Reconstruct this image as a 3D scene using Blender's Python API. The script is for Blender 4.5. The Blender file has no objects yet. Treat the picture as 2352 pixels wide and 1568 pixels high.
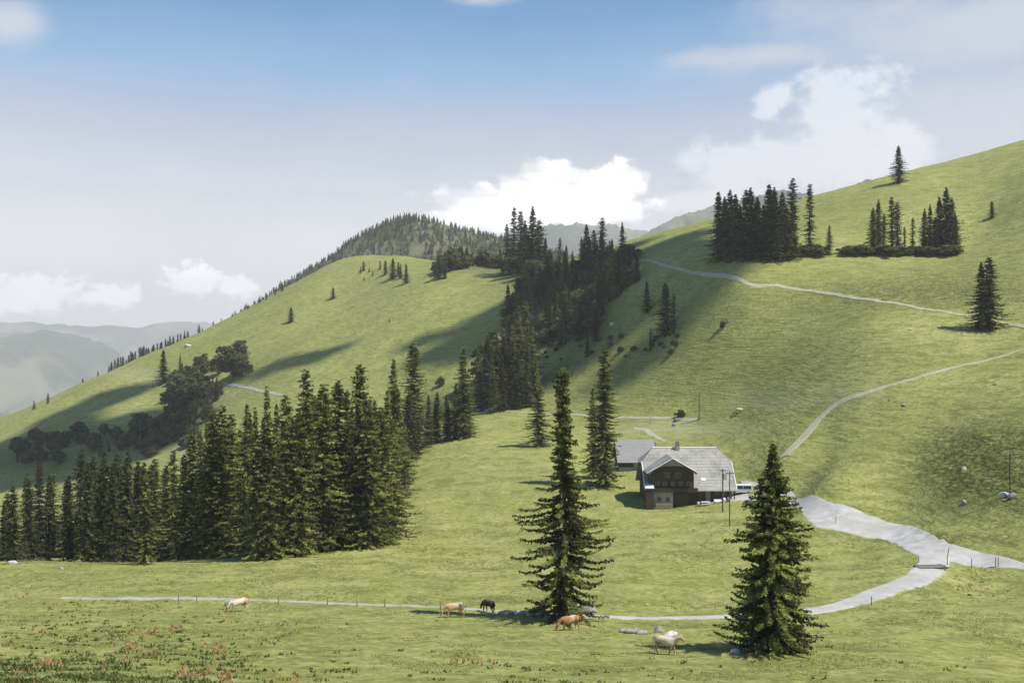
import bpy, math, random
import numpy as np
from mathutils import Vector, Matrix

R = math.radians
F, CX, CY = 2287.0, 1176.0, 784.0          # survey frame: every sight line is (x-CX)/F, (CY-y)/F at distance D
SC = bpy.context.scene
COL = SC.collection
random.seed(7)
RNG = np.random.default_rng(11)

# ------------------------------------------------------------------ camera, world, sun
cam = bpy.data.cameras.new('camera')
cam.lens = 35.0; cam.sensor_width = 36.0; cam.clip_start = 0.5; cam.clip_end = 60000
co = bpy.data.objects.new('camera', cam); COL.objects.link(co)
co.location = (0, 0, 0); co.rotation_euler = (R(90), 0, 0)
SC.camera = co
SUN = Vector((0.51, -0.17, 0.84)).normalized()
SUN_EL = math.asin(SUN.z); SUN_AZ = math.atan2(SUN.x, SUN.y)
sl = bpy.data.lights.new('sun', 'SUN'); sl.energy = 4.4; sl.angle = R(0.5); sl.color = (1.0, 0.955, 0.87)
so = bpy.data.objects.new('sun', sl); COL.objects.link(so)
so.rotation_euler = SUN.to_track_quat('Z', 'Y').to_euler()
so.location = (300, 0, 400)
SC.view_settings.view_transform = 'Standard'; SC.view_settings.look = 'None'
SC.view_settings.gamma = 1; SC.view_settings.exposure = 0.7

class NT:
    def __init__(s, tree): s.t = tree; s.n = tree.nodes; s.l = tree.links
    def node(s, kind, **kw):
        n = s.n.new(kind)
        for k, v in kw.items(): setattr(n, k, v)
        return n
    def put(s, inp, v):
        if isinstance(v, bpy.types.NodeSocket): s.l.new(v, inp)
        elif v is not None:
            if isinstance(v, (tuple, list)) and len(v) == 3 and inp.type == 'RGBA': v = (*v, 1)
            inp.default_value = v
    def math(s, op, a, b=0.0, c=None, clamp=False):
        n = s.node('ShaderNodeMath', operation=op, use_clamp=clamp)
        s.put(n.inputs[0], a); s.put(n.inputs[1], b)
        if c is not None: s.put(n.inputs[2], c)
        return n.outputs[0]
    def mix(s, f, a, b, mode='MIX'):
        n = s.node('ShaderNodeMix', data_type='RGBA', blend_type=mode)
        s.put(n.inputs[0], f); s.put(n.inputs[6], a); s.put(n.inputs[7], b)
        return n.outputs[2]
    def noise(s, vec, scale, detail=4, rough=0.55, dist=0.0):
        n = s.node('ShaderNodeTexNoise')
        if vec is not None: s.l.new(vec, n.inputs['Vector'])
        n.inputs['Scale'].default_value = scale; n.inputs['Detail'].default_value = detail
        n.inputs['Roughness'].default_value = rough; n.inputs['Distortion'].default_value = dist
        return n.outputs[0]
    def ramp(s, f, a, b, lo=0.0, hi=1.0, smooth=True):
        n = s.node('ShaderNodeMapRange', interpolation_type='SMOOTHSTEP' if smooth else 'LINEAR')
        s.put(n.inputs[0], f); n.inputs[1].default_value = a; n.inputs[2].default_value = b
        n.inputs[3].default_value = lo; n.inputs[4].default_value = hi
        return n.outputs[0]
    def mapping(s, vec, scale=(1, 1, 1), loc=(0, 0, 0), rot=(0, 0, 0)):
        n = s.node('ShaderNodeMapping'); s.l.new(vec, n.inputs[0])
        n.inputs['Scale'].default_value = scale; n.inputs['Location'].default_value = loc; n.inputs['Rotation'].default_value = rot
        return n.outputs[0]

world = bpy.data.worlds.new('World'); SC.world = world; world.use_nodes = True
w = NT(world.node_tree); w.n.clear()
wo = w.node('ShaderNodeOutputWorld'); bg = w.node('ShaderNodeBackground')
w.l.new(bg.outputs[0], wo.inputs[0])
sky = w.node('ShaderNodeTexSky', sky_type='NISHITA', sun_disc=False)
sky.sun_elevation = SUN_EL; sky.sun_rotation = SUN_AZ; sky.altitude = 1500; sky.air_density = 1.0; sky.dust_density = 2.0; sky.ozone_density = 1.0
tc = w.node('ShaderNodeTexCoord'); dirv = tc.outputs['Generated']
sx = w.node('ShaderNodeSeparateXYZ'); w.l.new(dirv, sx.inputs[0])
az = w.math('ARCTAN2', sx.outputs[0], sx.outputs[1]); el = w.math('ARCSINE', sx.outputs[2])
def azel(x, y): return math.atan2(x-CX, F), math.atan2(CY-y, math.hypot(F, x-CX))
cn = w.noise(w.mapping(dirv, (1, 1, 1.5)), 26, 9, 0.62)
cn2 = w.noise(w.mapping(dirv, (1, 1, 2.2), (3, 1, 2)), 9, 7, 0.6)
def blobs(lst, nz, amp, lo, hi):
    out = None
    for (x, y, rx, ry) in lst:
        a0, e0 = azel(x, y)
        da = w.math('MULTIPLY', w.math('SUBTRACT', az, a0), F/rx); de = w.math('MULTIPLY', w.math('SUBTRACT', el, e0), F/ry)
        d = w.math('SQRT', w.math('ADD', w.math('MULTIPLY', da, da), w.math('MULTIPLY', de, de)))
        m = w.math('SUBTRACT', 1.0, d)
        out = m if out is None else w.math('MAXIMUM', out, m)
    s = w.math('ADD', out, w.math('MULTIPLY', w.math('SUBTRACT', nz, 0.5), amp))
    return w.ramp(s, lo, hi)
sr = w.node('ShaderNodeValToRGB'); w.l.new(w.math('ADD', w.math('MULTIPLY', el, 2.5), w.math('MULTIPLY', w.math('SUBTRACT', cn2, 0.5), 0.10)), sr.inputs[0])
SKYR = [(0.0, (9.5, 9.4, 9.2)), (.15, (8.6, 8.6, 8.5)), (.36, (5.3, 5.4, 5.7)), (.52, (3.3, 3.85, 5.1)), (.66, (1.15, 2.95, 5.15)), (.80, (.1, 1.75, 4.2)), (1.0, (.1, 1.2, 3.2))]
while len(sr.color_ramp.elements) < len(SKYR): sr.color_ramp.elements.new(.5)
for e_, (p_, c_) in zip(sr.color_ramp.elements, SKYR): e_.position = p_; e_.color = (c_[0]/8, c_[1]/8, c_[2]/8, 1)
skyc = w.mix(1.0, sr.outputs[0], (8, 8, 8), 'MULTIPLY')
skyc = w.mix(0.12, skyc, sky.outputs[0])
veil = blobs([(2250, 60, 780, 200), (2400, 250, 800, 240), (1100, -10, 120, 30), (20, 50, 90, 60), (1750, 130, 420, 60)], cn2, 1.6, 0.0, 0.9)
skyc = w.mix(w.math('MULTIPLY', veil, 0.8), skyc, (4.6, 4.8, 5.3))
cumr = blobs([(1930, 265, 140, 115), (1700, 390, 160, 95), (1930, 360, 190, 85), (1780, 228, 60, 46), (2060, 330, 90, 65), (1610, 465, 150, 45)], cn, 2.4, 0, .52)
skyc = w.mix(w.math('MULTIPLY', cumr, 0.62), skyc, (7.4, 7.5, 7.6))
cum = blobs([(1130, 470, 190, 62), (1260, 440, 170, 75), (1410, 425, 90, 65), (1350, 480, 170, 50), (1110, 500, 190, 45)], cn, 2.1, 0.05, 0.40)
skyc = w.mix(w.math('MULTIPLY', cum, 0.92), skyc, w.mix(w.ramp(cn2, .40, .58), (6.8, 7.0, 7.3), (12.2, 12.1, 11.9)))
cn3 = w.noise(w.mapping(dirv, (1, 1, 1.6), (7, 2, 1)), 75, 9, 0.65)
lowc = blobs([(70, 672, 150, 52), (255, 680, 85, 36), (445, 642, 85, 44), (545, 658, 65, 34), (20, 700, 90, 24)], cn3, 2.0, 0.08, 0.55)
skyc = w.mix(w.math('MULTIPLY', lowc, 0.92), skyc, (15, 15, 14.8))
w.l.new(skyc, bg.inputs[0]); bg.inputs[1].default_value = 0.09

# ------------------------------------------------------------------ helpers
def tag(o, label=None, cat=None, group=None, kind=None):
    for k, v in (('label', label), ('category', cat), ('group', group), ('kind', kind)):
        if v: o[k] = v
    return o
def mesh_np(name, V, faces, mat=None, smooth=False, attrs=None):
    """V (n,3); faces (m,k) array, or list of lists"""
    me = bpy.data.meshes.new(name)
    V = np.asarray(V, dtype=np.float32)
    if isinstance(faces, np.ndarray):
        m, k = faces.shape
        me.vertices.add(len(V)); me.vertices.foreach_set('co', V.ravel())
        me.loops.add(m*k); me.loops.foreach_set('vertex_index', faces.astype(np.int32).ravel())
        me.polygons.add(m); me.polygons.foreach_set('loop_start', np.arange(0, m*k, k, dtype=np.int32))
        me.polygons.foreach_set('loop_total', np.full(m, k, dtype=np.int32))
        if smooth: me.polygons.foreach_set('use_smooth', np.ones(m, dtype=bool))
    else:
        me.from_pydata([tuple(v) for v in V], [], faces)
        if smooth: me.polygons.foreach_set('use_smooth', np.ones(len(me.polygons), dtype=bool))
    if attrs:
        for n, a in attrs.items():
            at = me.attributes.new(n, 'FLOAT', 'POINT'); at.data.foreach_set('value', np.asarray(a, dtype=np.float32))
    me.update(calc_edges=True)
    if mat: me.materials.append(mat)
    return me
def link(name, me, parent=None, loc=(0, 0, 0), rz=0, scale=None):
    o = bpy.data.objects.new(name, me); COL.objects.link(o)
    o.location = loc; o.rotation_euler = (0, 0, rz)
    if scale is not None: o.scale = scale if hasattr(scale, '__len__') else (scale,)*3
    if parent: o.parent = parent
    return o
class MB:
    def __init__(s): s.v = []; s.f = []
    def add(s, vs, fs):
        b = len(s.v); s.v += [tuple(v) for v in vs]; s.f += [[b+i for i in f] for f in fs]
    def box(s, x0, x1, y0, y1, z0, z1):
        s.add([(x0, y0, z0), (x1, y0, z0), (x1, y1, z0), (x0, y1, z0), (x0, y0, z1), (x1, y0, z1), (x1, y1, z1), (x0, y1, z1)],
              [(3, 2, 1, 0), (4, 5, 6, 7), (0, 1, 5, 4), (1, 2, 6, 5), (2, 3, 7, 6), (3, 0, 4, 7)])
    def tube(s, pts, rad, n=8):
        pts = [Vector(p) for p in pts]; rad = rad if hasattr(rad, '__len__') else [rad]*len(pts)
        vs = []; fs = []
        for i, p in enumerate(pts):
            d = (pts[min(i+1, len(pts)-1)]-pts[max(i-1, 0)]).normalized()
            a = d.orthogonal().normalized() if abs(d.z) < .9 else Vector((1, 0, 0)); b = d.cross(a).normalized(); a = b.cross(d)
            for k in range(n):
                t = 2*math.pi*k/n; vs.append(p+(a*math.cos(t)+b*math.sin(t))*rad[i])
        for i in range(len(pts)-1):
            for k in range(n): fs.append((i*n+k, i*n+(k+1) % n, (i+1)*n+(k+1) % n, (i+1)*n+k))
        fs.append(tuple(range(n-1, -1, -1))); fs.append(tuple((len(pts)-1)*n+k for k in range(n)))
        s.add(vs, fs)
    def slab(s, poly, th):
        """polygon in 3D thickened along its normal downwards"""
        P = [Vector(p) for p in poly]; n = (P[1]-P[0]).cross(P[-1]-P[0]).normalized()
        if n.z < 0: P.reverse(); n = -n
        k = len(P); Q = [p-n*th for p in P]
        s.add(P+Q, [tuple(range(k)), tuple(range(2*k-1, k-1, -1))]+[(i, k+i, k+(i+1) % k, (i+1) % k) for i in range(k)])
    def build(s, name, mat, parent=None, loc=(0, 0, 0), rz=0, smooth=False, bevel=0):
        o = link(name, mesh_np(name, s.v, s.f, mat, smooth), parent, loc, rz)
        if bevel:
            m = o.modifiers.new('bevel', 'BEVEL'); m.width = bevel; m.segments = 2; m.limit_method = 'ANGLE'
        return o
def empty(name, loc, rz=0):
    o = bpy.data.objects.new(name, None); COL.objects.link(o); o.location = loc; o.rotation_euler = (0, 0, rz); o.empty_display_size = .5
    return o
def hash2(i, j, s):
    h = (i.astype(np.int64)*374761393 + j.astype(np.int64)*668265263 + s*974634777) & 0xffffffff
    h = ((h ^ (h >> 13))*1274126177) & 0xffffffff
    return ((h ^ (h >> 16)) & 0xffff)/65535.0
def vnoise(x, y, s=0):
    i = np.floor(x); j = np.floor(y); fx = x-i; fy = y-j; i = i.astype(np.int64); j = j.astype(np.int64)
    fx = fx*fx*(3-2*fx); fy = fy*fy*(3-2*fy)
    return (hash2(i, j, s)*(1-fx)+hash2(i+1, j, s)*fx)*(1-fy)+(hash2(i, j+1, s)*(1-fx)+hash2(i+1, j+1, s)*fx)*fy
def fbm(x, y, s=0, o=4):
    t = 0; a = .5
    for k in range(o): t = t+a*(vnoise(x, y, s+k)-.5); x = x*2.03+5; y = y*2.03+9; a *= .5
    return t

# ------------------------------------------------------------------ materials
def newmat(name):
    m = bpy.data.materials.new(name); m.use_nodes = True; t = NT(m.node_tree); t.n.clear()
    out = t.node('ShaderNodeOutputMaterial'); b = t.node('ShaderNodeBsdfPrincipled'); t.l.new(b.outputs[0], out.inputs[0])
    b.inputs['Roughness'].default_value = .85; b.inputs['Specular IOR Level'].default_value = .25
    return m, t, b, out
def bump(t, b, h, strength, dist):
    n = t.node('ShaderNodeBump'); n.inputs['Strength'].default_value = strength; n.inputs['Distance'].default_value = dist
    t.l.new(h, n.inputs['Height']); t.l.new(n.outputs[0], b.inputs['Normal'])
def simple(name, c1, c2=None, scale=3.0, rough=.8, stretch=(1, 1, 1), bmp=0.0, metal=0.0, spec=.25, detail=5):
    m, t, b, o = newmat(name); tcn = t.node('ShaderNodeTexCoord'); v = t.mapping(tcn.outputs['Object'], stretch)
    nz = t.noise(v, scale, detail, .6)
    t.put(b.inputs['Base Color'], t.mix(t.ramp(nz, .3, .7), c1, c2 or tuple(x*.75 for x in c1)))
    b.inputs['Roughness'].default_value = rough; b.inputs['Metallic'].default_value = metal; b.inputs['Specular IOR Level'].default_value = spec
    if bmp: bump(t, b, nz, .5, bmp)
    return m

def grass_color(t, pos):
    """shared meadow colour; terrace lines follow the contours because z is stretched"""
    big = t.noise(pos, .012, 5, .6); mid = t.noise(pos, .09, 5, .65); fine = t.noise(pos, 1.3, 6, .72)
    terr = t.noise(t.mapping(pos, (.16, .16, 1.5)), 1.0, 5, .6, .3)
    c = t.mix(t.ramp(big, .35, .65), (.235, .248, .074), (.295, .300, .098))
    c = t.mix(t.ramp(mid, .42, .75, 0, .75), c, (.170, .188, .050))
    c = t.mix(t.ramp(mid, .46, .24, 0, .6), c, (.345, .335, .135))
    m2 = t.noise(t.mapping(pos, (1, 1, 1), (9, 4, 2)), .33, 6, .7, .2)
    c = t.mix(t.ramp(m2, .47, .62, 0, .55), c, (.160, .176, .047))
    c = t.mix(t.ramp(terr, .50, .64, 0, .62), c, (.125, .142, .038))
    c = t.mix(t.ramp(terr, .47, .34, 0, .35), c, (.35, .34, .14))
    c = t.mix(t.ramp(fine, .49, .62, 0, .66), c, (.115, .130, .034))
    c = t.mix(t.ramp(fine, .47, .34, 0, .5), c, (.39, .38, .17))
    sp_ = t.noise(t.mapping(pos, (.55, .55, 2.2), (3, 8, 1)), .8, 6, .75, .3)
    c = t.mix(t.ramp(sp_, .60, .66, 0, .6), c, (.105, .100, .050))
    c = t.mix(t.ramp(sp_, .375, .33, 0, .5), c, (.40, .385, .19))
    return c, fine, terr, mid
def grass_mat():
    m, t, b, o = newmat('pasture_grass'); g = t.node('ShaderNodeNewGeometry'); pos = g.outputs['Position']
    c, fine, terr, mid = grass_color(t, pos)
    def attr(n):
        a = t.node('ShaderNodeAttribute'); a.attribute_name = n; return a.outputs['Fac']
    rough = attr('rough'); weed = attr('weed'); worn = attr('worn'); scrub = attr('scrub')
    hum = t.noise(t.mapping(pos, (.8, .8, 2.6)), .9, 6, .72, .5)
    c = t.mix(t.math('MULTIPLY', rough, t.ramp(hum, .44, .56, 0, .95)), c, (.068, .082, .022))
    wn = t.noise(pos, .55, 6, .7, .4)
    c = t.mix(t.math('MULTIPLY', weed, t.ramp(wn, .50, .62, 0, .7)), c, (.105, .128, .032))
    rn = t.noise(t.mapping(pos, (1, 1, 1), (40, 10, 5)), .8, 5, .7, .2)
    c = t.mix(t.math('MULTIPLY', weed, t.ramp(rn, .60, .72, 0, .7)), c, (.30, .16, .08))
    c = t.mix(t.math('MULTIPLY', worn, t.ramp(wn, .30, .60, .35, 1)), c, (.30, .30, .17))
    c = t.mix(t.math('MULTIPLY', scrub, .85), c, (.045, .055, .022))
    t.put(b.inputs['Base Color'], c); b.inputs['Roughness'].default_value = .95; b.inputs['Specular IOR Level'].default_value = .08
    h = t.math('ADD', t.math('MULTIPLY', fine, .35), t.math('ADD', t.math('MULTIPLY', terr, .8), t.math('MULTIPLY', t.math('MULTIPLY', hum, rough), 2.2)))
    bump(t, b, h, .95, .6)
    return m
M_GRASS = grass_mat()

def gravel_mat(name, c1, c2):
    m, t, b, o = newmat(name); g = t.node('ShaderNodeNewGeometry'); pos = g.outputs['Position']
    gc, fine, terr, mid = grass_color(t, pos)
    a = t.node('ShaderNodeAttribute'); a.attribute_name = 'edge'
    n1 = t.noise(pos, .5, 6, .7); n2 = t.noise(pos, 6, 4, .7)
    c = t.mix(t.ramp(n1, .35, .65), c1, c2); c = t.mix(t.ramp(n2, .5, .7, 0, .35), c, tuple(x*.6 for x in c1))
    f = t.ramp(t.math('ADD', a.outputs['Fac'], t.math('MULTIPLY', t.math('SUBTRACT', n1, .5), .8)), .78, .96)
    if name == 'dirt_track' or name == 'trodden_path':
        f = t.math('MAXIMUM', f, t.math('MULTIPLY', t.ramp(a.outputs['Fac'], .05, .30, 1, 0), t.ramp(n1, .42, .6, 0, .8)))
    else:
        c = t.mix(t.math('MULTIPLY', t.ramp(t.noise(pos, .18, 5, .7, .6), .45, .62), .45), c, (.26, .245, .21))
    t.put(b.inputs['Base Color'], t.mix(f, c, gc)); b.inputs['Roughness'].default_value = .95
    bump(t, b, n2, .4, .05)
    return m
M_GRAVEL = gravel_mat('pale_gravel', (.42, .41, .39), (.34, .33, .31))
M_TRACK = gravel_mat('dirt_track', (.36, .345, .26), (.29, .285, .19))
M_BAND = gravel_mat('trodden_path', (.36, .355, .32), (.28, .28, .19))

def leaf_mat(name, dark, light, trans=.25):
    m, t, b, out = newmat(name)
    a = t.node('ShaderNodeAttribute'); a.attribute_name = 'tint'
    oi = t.node('ShaderNodeObjectInfo')
    g = t.node('ShaderNodeTexCoord'); nz = t.noise(g.outputs['Object'], .8, 3, .6)
    f = t.math('ADD', t.math('MULTIPLY', a.outputs['Fac'], .7), t.math('MULTIPLY', t.math('SUBTRACT', nz, .5), .9))
    c = t.mix(t.ramp(f, .1, .8), dark, light)
    c = t.mix(t.math('MULTIPLY', oi.outputs['Random'], .38), c, tuple(x*.55 for x in dark))
    t.put(b.inputs['Base Color'], c); b.inputs['Roughness'].default_value = .75; b.inputs['Specular IOR Level'].default_value = .15
    tr = t.node('ShaderNodeBsdfTranslucent'); t.put(tr.inputs[0], c)
    mx = t.node('ShaderNodeMixShader'); mx.inputs[0].default_value = trans
    t.l.new(b.outputs[0], mx.inputs[1]); t.l.new(tr.outputs[0], mx.inputs[2]); t.l.new(mx.outputs[0], out.inputs[0])
    return m
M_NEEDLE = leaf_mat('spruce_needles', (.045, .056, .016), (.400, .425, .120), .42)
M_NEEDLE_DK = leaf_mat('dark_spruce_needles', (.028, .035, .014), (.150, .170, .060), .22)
M_NEEDLE_YG = leaf_mat('yellow_spruce_needles', (.085, .098, .026), (.500, .520, .155), .42)
M_NEEDLE_FAR = leaf_mat('far_spruce_needles', (.026, .033, .014), (.165, .178, .072), .2)
M_LEAF = leaf_mat('broad_leaves', (.075, .088, .036), (.330, .345, .140), .4)
M_LEAF_DK = leaf_mat('dark_scrub_leaves', (.070, .080, .038), (.270, .285, .125), .35)
M_BARK = simple('spruce_bark', (.12, .10, .085), (.06, .05, .042), 5, .95, (1, 1, .3), .05)
M_ROCK = simple('grey_rock', (.36, .35, .33), (.17, .165, .155), 1.6, .95, (1, 1, 1), .12, detail=8)
M_ROCKL = simple('pale_rock', (.55, .54, .51), (.36, .35, .33), 2.5, .95, (1, 1, 1), .08, detail=8)
M_POST = simple('weathered_wood', (.30, .27, .23), (.17, .15, .13), 6, .95, (1, 1, .2), .01)
M_POLE = simple('dark_pole_wood', (.13, .11, .09), (.08, .07, .06), 4, .95, (1, 1, .2), .01)

# ------------------------------------------------------------------ terrain
CP = []
def cp(*a): CP.extend(a)
# near slope
for x in (-700, 0, 600, 1176, 1800, 2352, 3000):
    cp((x, 2250, 6), (x, 1990, 12), (x, 1760, 27))
cp((-700, 1560, 50), (0, 1568, 54), (600, 1568, 57), (1176, 1568, 60), (1800, 1568, 63), (2352, 1568, 66), (3000, 1540, 72))
cp((-700, 1450, 80), (0, 1455, 84), (600, 1455, 87), (1176, 1480, 82), (1524, 1492, 80), (1900, 1497, 79), (2352, 1480, 86), (3000, 1440, 95))
cp((-700, 1385, 112), (0, 1388, 112), (300, 1381, 115), (600, 1387, 113), (1176, 1409, 105), (1500, 1420, 103), (1900, 1402, 107), (2352, 1395, 108), (3000, 1330, 118))
cp((2100, 1335, 124), (2150, 1303, 134), (2250, 1290, 138), (2352, 1307, 133), (2000, 1300, 137))
# meadow
cp((0, 1325, 134), (0, 1292, 148), (-700, 1300, 145), (300, 1305, 143), (650, 1288, 151), (850, 1260, 164), (950, 1160, 212), (1100, 1215, 186),
   (1200, 1112, 228), (1000, 1022, 312), (1150, 946, 372), (1385, 1118, 224), (1470, 1070, 248), (1240, 1022, 292), (1300, 1330, 128), (1500, 1255, 154),
   (1750, 1205, 176), (1650, 1151, 204), (1500, 1168, 203), (1570, 1140, 216), (1830, 1150, 197), (2050, 1212, 165), (1700, 1085, 232), (1560, 1050, 255))
# gully behind the left wood
cp((0, 1300, 200), (300, 1300, 200), (600, 1235, 215), (-700, 1310, 200), (0, 1257, 300), (300, 1226, 300), (600, 1165, 300), (800, 1104, 300), (-700, 1260, 320),
   (0, 1184, 400), (300, 1127, 400), (600, 1047, 400), (900, 978, 400), (-700, 1210, 450))
# grass spur
cp((0, 1100, 500), (0, 1000, 620), (0, 962, 715), (0, 1063, 900), (400, 928, 950), (800, 715, 1000), (300, 1050, 480), (300, 955, 560), (350, 875, 640), (350, 812, 735), (200, 876, 725),
   (500, 905, 560), (500, 822, 640), (500, 744, 765), (650, 852, 540), (650, 762, 640), (650, 664, 780), (800, 752, 600), (800, 662, 700), (800, 594, 785), (950, 594, 735), (950, 700, 580),
   (950, 832, 480), (1050, 622, 640), (1100, 760, 490), (1100, 862, 430), (1200, 642, 560), (1200, 742, 470), (1240, 852, 430), (1220, 922, 390), (-700, 1130, 620), (-700, 1080, 800), (-700, 1150, 1000))
# ravine and saddle
cp((1300, 602, 570), (1300, 692, 480), (1330, 792, 420), (1400, 880, 370), (1430, 962, 330), (1600, 970, 310), (1700, 950, 300), (1450, 604, 500), (1450, 552, 580), (1500, 603, 450),
   (1540, 770, 365), (1480, 716, 400), (1700, 802, 325), (1600, 750, 350))
# right slope
cp((1950, 920, 235), (1810, 1050, 218), (1700, 1012, 265), (1900, 1000, 225), (1900, 1100, 190), (2100, 880, 230), (2352, 805, 235), (2352, 752, 262), (2352, 950, 190), (2352, 1050, 165),
   (2352, 1180, 146), (2100, 1060, 195), (2100, 1170, 170), (2200, 1100, 172), (2352, 640, 300), (2170, 585, 375), (1750, 598, 366), (1900, 588, 375), (1700, 642, 350), (2000, 692, 305),
   (2352, 560, 345), (2352, 450, 410), (2352, 322, 520), (2063, 420, 480), (2000, 505, 430), (1850, 459, 520), (1650, 504, 545), (1750, 545, 450), (2280, 502, 410), (2262, 757, 268),
   (2352, 430, 700), (2000, 510, 700), (1650, 570, 750), (1450, 618, 760), (1250, 650, 740), (1000, 690, 950), (3000, 200, 480), (3000, 640, 250), (3000, 1000, 150), (3000, 1220, 125), (3000, 420, 700))
CPa = np.array(CP, dtype=float)
su = (CPa[:, 0]-CX)/F; sv = np.log(CPa[:, 2]); sw = (CY-CPa[:, 1])/F
KU = 2.0
def tps_k(d2): return np.where(d2 > 1e-12, d2*np.log(np.maximum(d2, 1e-12)), 0)
n = len(su); P1 = np.stack([np.ones(n), su*KU, sv], 1)
K = tps_k((KU*(su[:, None]-su[None]))**2+(sv[:, None]-sv[None])**2)+np.eye(n)*2e-4
A = np.zeros((n+3, n+3)); A[:n, :n] = K; A[:n, n:] = P1; A[n:, :n] = P1.T
TW = np.linalg.solve(A, np.concatenate([sw, np.zeros(3)]))
def tps(u, v):
    u = np.asarray(u, float); v = np.asarray(v, float); out = TW[n]+TW[n+1]*u*KU+TW[n+2]*v
    for i in range(n): out = out+TW[i]*tps_k((KU*(u-su[i]))**2+(v-sv[i])**2)
    return out
def inside(px, py, poly):
    r = np.zeros(np.shape(px), bool); k = len(poly)
    for i in range(k):
        x0, y0 = poly[i]; x1, y1 = poly[(i+1) % k]
        c = ((y0 > py) != (y1 > py)) & (px < (x1-x0)*(py-y0)/((y1-y0) or 1e-9)+x0); r ^= c
    return r
NU, NV = 760, 720
uu = np.concatenate([np.linspace(-1.3, -.56, 60), np.linspace(-.555, .555, NU-120), np.linspace(.56, 1.3, 60)])
vv = np.concatenate([np.linspace(math.log(6), math.log(46), 60), np.linspace(math.log(46.5), math.log(860), NV-90), np.linspace(math.log(870), math.log(1400), 30)])
GU, GV = np.meshgrid(uu, vv)
GW = tps(GU, GV); D = np.exp(GV); X = GU*D; Z = GW*D
def gauss(px, py, sx_, sy_):   # region mask on the ground, given where it lies on the survey frame
    return np.exp(-(((GU*F+CX)-px)/sx_)**2-(((CY-GW*F)-py)/sy_)**2)
rough = np.clip(gauss(2290, 1070, 180, 85)*1.7+.6*gauss(2130, 1235, 200, 16)+.5*gauss(1950, 1175, 90, 14)+.5*gauss(2000, 680, 330, 45)*(D > 200)+.5*gauss(2200, 650, 200, 60)+.3*gauss(2100, 820, 200, 40)+.35*gauss(1450, 820, 130, 60), 0, 1)*(D < 700)  # hummocks and scrub specks, plus road bank and terracette shadows put into colour
weed = np.clip(gauss(150, 1500, 420, 95)*1.1+.8*gauss(600, 1500, 260, 60)+.6*gauss(2240, 1335, 50, 28)*1.6+.5*gauss(1150, 1230, 90, 60)+gauss(250, 1392, 120, 10)*.8+.35*gauss(1300, 1560, 900, 60), 0, 1)*(D < 240)
worn = np.clip(.8*gauss(1560, 985, 140, 16)+.5*gauss(1780, 925, 130, 14)+.6*gauss(430, 1040, 40, 40)+.3*gauss(1900, 900, 160, 20)+.5*gauss(300, 860, 120, 14), 0, 1)
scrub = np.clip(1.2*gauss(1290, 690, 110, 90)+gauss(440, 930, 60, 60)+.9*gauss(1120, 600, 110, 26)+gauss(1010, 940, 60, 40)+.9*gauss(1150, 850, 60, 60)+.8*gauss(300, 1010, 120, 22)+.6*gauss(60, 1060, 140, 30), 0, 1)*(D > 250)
sub = .55*fbm(X/14, D/14, 3, 4)+.40*fbm(X/3.5, D/3.5, 9, 3)
farfac = np.clip((D-250)/300, 0, 1)
Z += sub*(.5+1.2*farfac)*np.clip(D/60, .2, 1)
Z += rough*(2.0*fbm(X/2.2, D/1.3, 21, 4)+.9*fbm(X/6, D/3.5, 33, 3))*np.where(D < 260, 1, .6)
Z += weed*.25*fbm(X/1.5, D/1.5, 41, 3)
Z += np.clip((D-150)/80, 0, 1)*np.clip((700-D)/300, 0, 1)*(.55*fbm(X/13, Z/1.3, 91, 3)+.35*fbm(X/6, D/6, 95, 3))
# runnels down the spur
sp = np.clip((D-420)/120, 0, 1)*np.clip((.02-GU)/.1, 0, 1)
Z += sp*5.0*fbm((X*.8-D*.35)/38, (X*.5+D)/190, 77, 3)
# road cutting: bank above the upper road
GX, GY, GZ = X, D, Z
V = np.stack([X, D, Z], -1).reshape(-1, 3)
nr, nc = X.shape
idx = np.arange(nr*nc).reshape(nr, nc)
Q = np.stack([idx[:-1, :-1], idx[:-1, 1:], idx[1:, 1:], idx[1:, :-1]], -1).reshape(-1, 4)
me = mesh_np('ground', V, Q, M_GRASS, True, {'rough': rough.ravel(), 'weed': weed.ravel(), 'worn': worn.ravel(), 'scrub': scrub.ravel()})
tag(link('ground', me), kind='structure')
def gz(x, y):
    """height of the ground mesh at x, y (metres)"""
    x = np.asarray(x, float); y = np.asarray(y, float)
    u = x/y; v = np.log(y)
    i = np.clip(np.searchsorted(uu, u)-1, 0, nc-2); j = np.clip(np.searchsorted(vv, v)-1, 0, nr-2)
    a = (u-uu[i])/(uu[i+1]-uu[i]); d0 = np.exp(vv[j]); d1 = np.exp(vv[j+1]); b = (y-d0)/(d1-d0)
    return (GZ[j, i]*(1-a)+GZ[j, i+1]*a)*(1-b)+(GZ[j+1, i]*(1-a)+GZ[j+1, i+1]*a)*b
DS = np.exp(np.linspace(math.log(45), math.log(900), 1400))
def hit(px, py, dmin=45, dmax=900):
    """first ground point along a sight line of the survey frame"""
    u = (px-CX)/F; s = (CY-py)/F; ds = DS[(DS >= dmin) & (DS <= dmax)]
    g = gz(u*ds, ds)/ds; k = np.nonzero(g >= s)[0]
    if len(k) == 0: k = [int(np.argmax(g))]
    d = ds[k[0]]
    return Vector((u*d, d, float(gz(u*d, d))))
def at(px, d): 
    x = (px-CX)/F*d
    return Vector((x, d, float(gz(x, d))))

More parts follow.
